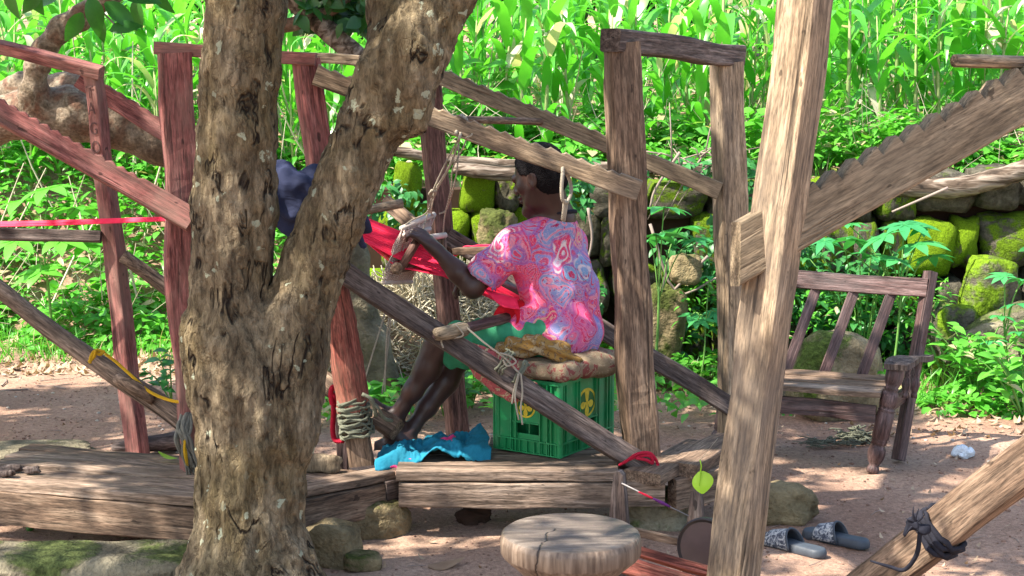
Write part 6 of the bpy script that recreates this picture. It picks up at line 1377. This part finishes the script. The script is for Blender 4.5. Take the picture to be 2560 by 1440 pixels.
# ------------------------------------------------ small things
def lime_leaf():
    e = thing('hanging_leaf', 'bright lime green leaf hanging by its stalk against the leaning post', 'leaf', tuple(at(1750, 1150, 4.27)))
    k = mpp(at(1745, 1200, 4.27)); v, f = ovate(.072, .056, 8, -.9, .30); v = v * [1, 1, 1]; me = mesh('blade', v, f); me.materials.append(W['lime']); b = at(1752, 1178, 4.27)
    o = bpy.data.objects.new('blade', me); COL.objects.link(o); o.matrix_basis = Matrix.Translation(b) @ Matrix.Rotation(R(-8), 4, 'Y') @ Matrix.Rotation(R(-112), 4, 'X') @ Matrix.Rotation(R(14), 4, 'Y'); adopt(o, e)
    tube('stalk', [at(1750, 1150, 4.27), at(1753, 1165, 4.265), at(1751, 1182, 4.265), at(1748, 1215, 4.25)], [.0016, .0019, .002, .001], W['lime'], e, n=6)
    tube('thread', [at(1750, 1150, 4.27), at(1775, 1120, 4.262), at(1795, 1095, 4.26)], .0006, W['rope'], e, n=4)
lime_leaf()
def bag(label, x, y, size, seed, Y=None, z0=0):
    q = onz(x, y); f = Field(np.array(q) - [size, size * .7, .03], np.array(q) + [size, size * .7, size], .008); g = np.random.default_rng(seed)
    for k in range(5): f.ell(np.array(q) + [g.uniform(-.45, .45) * size, g.uniform(-.3, .3) * size, size * .12], (size * .4, size * .3, size * g.uniform(.15, .28)), k=.02)
    tag(f.obj('plastic_bag', W['bag'], None, lambda V, N: size * .22 * (np.abs(fbm(V * 34, 3, seed)) - .3)), label, 'plastic bag')
bag('crumpled white plastic bag by the wall between the brown posts', 1665, 885, .13, 1); bag('small torn white plastic scrap by the wall next to the far brown post', 1765, 890, .08, 2); bag('thin pale plastic scrap lying on the earth right of the chair', 2412, 1135, .075, 3); bag('bluish plastic bottle scrap just behind the cushion', 1552, 940, .05, 6)
def curls(name, label, cat, c, n, rad, h, r, mat, seed):
    g = np.random.default_rng(seed); mb = MB(); c = np.array(c)
    for k in range(n):
        a = g.uniform(0, 6.28); q = rad * g.random() ** .6; p = c + [q * math.cos(a), q * math.sin(a) * .6, .004 + h * (1 - q / rad) * g.random()]; P = [p]
        for i in range(4): p = p + g.normal(0, rad * .28, 3) * [1, .7, .25]; p[2] = min(max(p[2], c[2] + .003), c[2] + h); P.append(p)
        mb.tube(smooth_path(P, 3), r * g.uniform(.6, 1.3), 4)
    return tag(mb.build(name, W[mat], smooth=True), label, cat)
curls('net_bundle', 'crumpled grey-green bundle of netting on the earth beneath the chair', 'netting', onz(2140, 1100), 110, .075, .075, .0035, 'rope_grey', 1)
curls('fibre_tangle', 'thin grey tangle of fibres on the earth left of the netting under the chair', 'fibres', onz(2060, 1112), 50, .09, .02, .0025, 'rope_grey', 2)
for lab, x, y, z in (('small green fruit on the earth before the platform at lower left', 75, 1328, 0), ('small green fruit on the sunlit earth at the left edge', 56, 905, 0)):
    q = onz(x, y, z); V, Fc = rock_geo(int(x), (.03, .03, .028), 2, .03, ico(3)); tag(mk('green_fruit', V + [q.x, q.y, z + .013], Fc, W['fruit']), lab, 'fruit')
def fallen(label, x, y, L, rz, mat, z=0, seed=1, base=None):
    q = onz(x, y, z); v, f = base or ovate(L, L * .5, 6, .5, -.2); me = mesh('fallen_leaf', v, f); me.materials.append(W[mat]); o = bpy.data.objects.new('fallen_leaf', me); COL.objects.link(o); o.location = (q.x, q.y, z + .008); o.rotation_euler = (0, .1, rz); tag(o, label, 'leaf')
fallen('small bright green fallen leaf on the earth near the slab at lower left', 112, 1386, .07, -1.4, 'lime'); fallen('pale green fallen leaf on the sunlit planks left of the trunk', 445, 1150, .09, 1.2, 'lime', ZL + .004); fallen('curled brown dead leaf on the earth left of the stool', 1070, 1418, .13, -1.5, 'litter')
cord('red_string', 'short red thread lying on the sunlit planks left of the trunk', [[(372, 1228, 5.52), (395, 1222, 5.53), (412, 1224, 5.52), (350, 1229, 5.52)]], .003, 'rope_red')
for i, (x, y, w) in enumerate(((30, 1178, .08), (80, 1182, .06), (15, 1190, .07))):
    q = onz(x, y, ZL); V, Fc = rock_geo(i + 300, (w, .03, .025), 3, .3, ico(3)); tag(mk('wood_scrap', V + [q.x, q.y, ZL + .012], Fc, W['wood_grey']), ['dark bark scrap at the far left end of the sunlit platform', 'grey wood scrap on the sunlit platform nearest the thin red post', 'small bark scrap on the front plank at the left edge'][i], 'wood scrap')
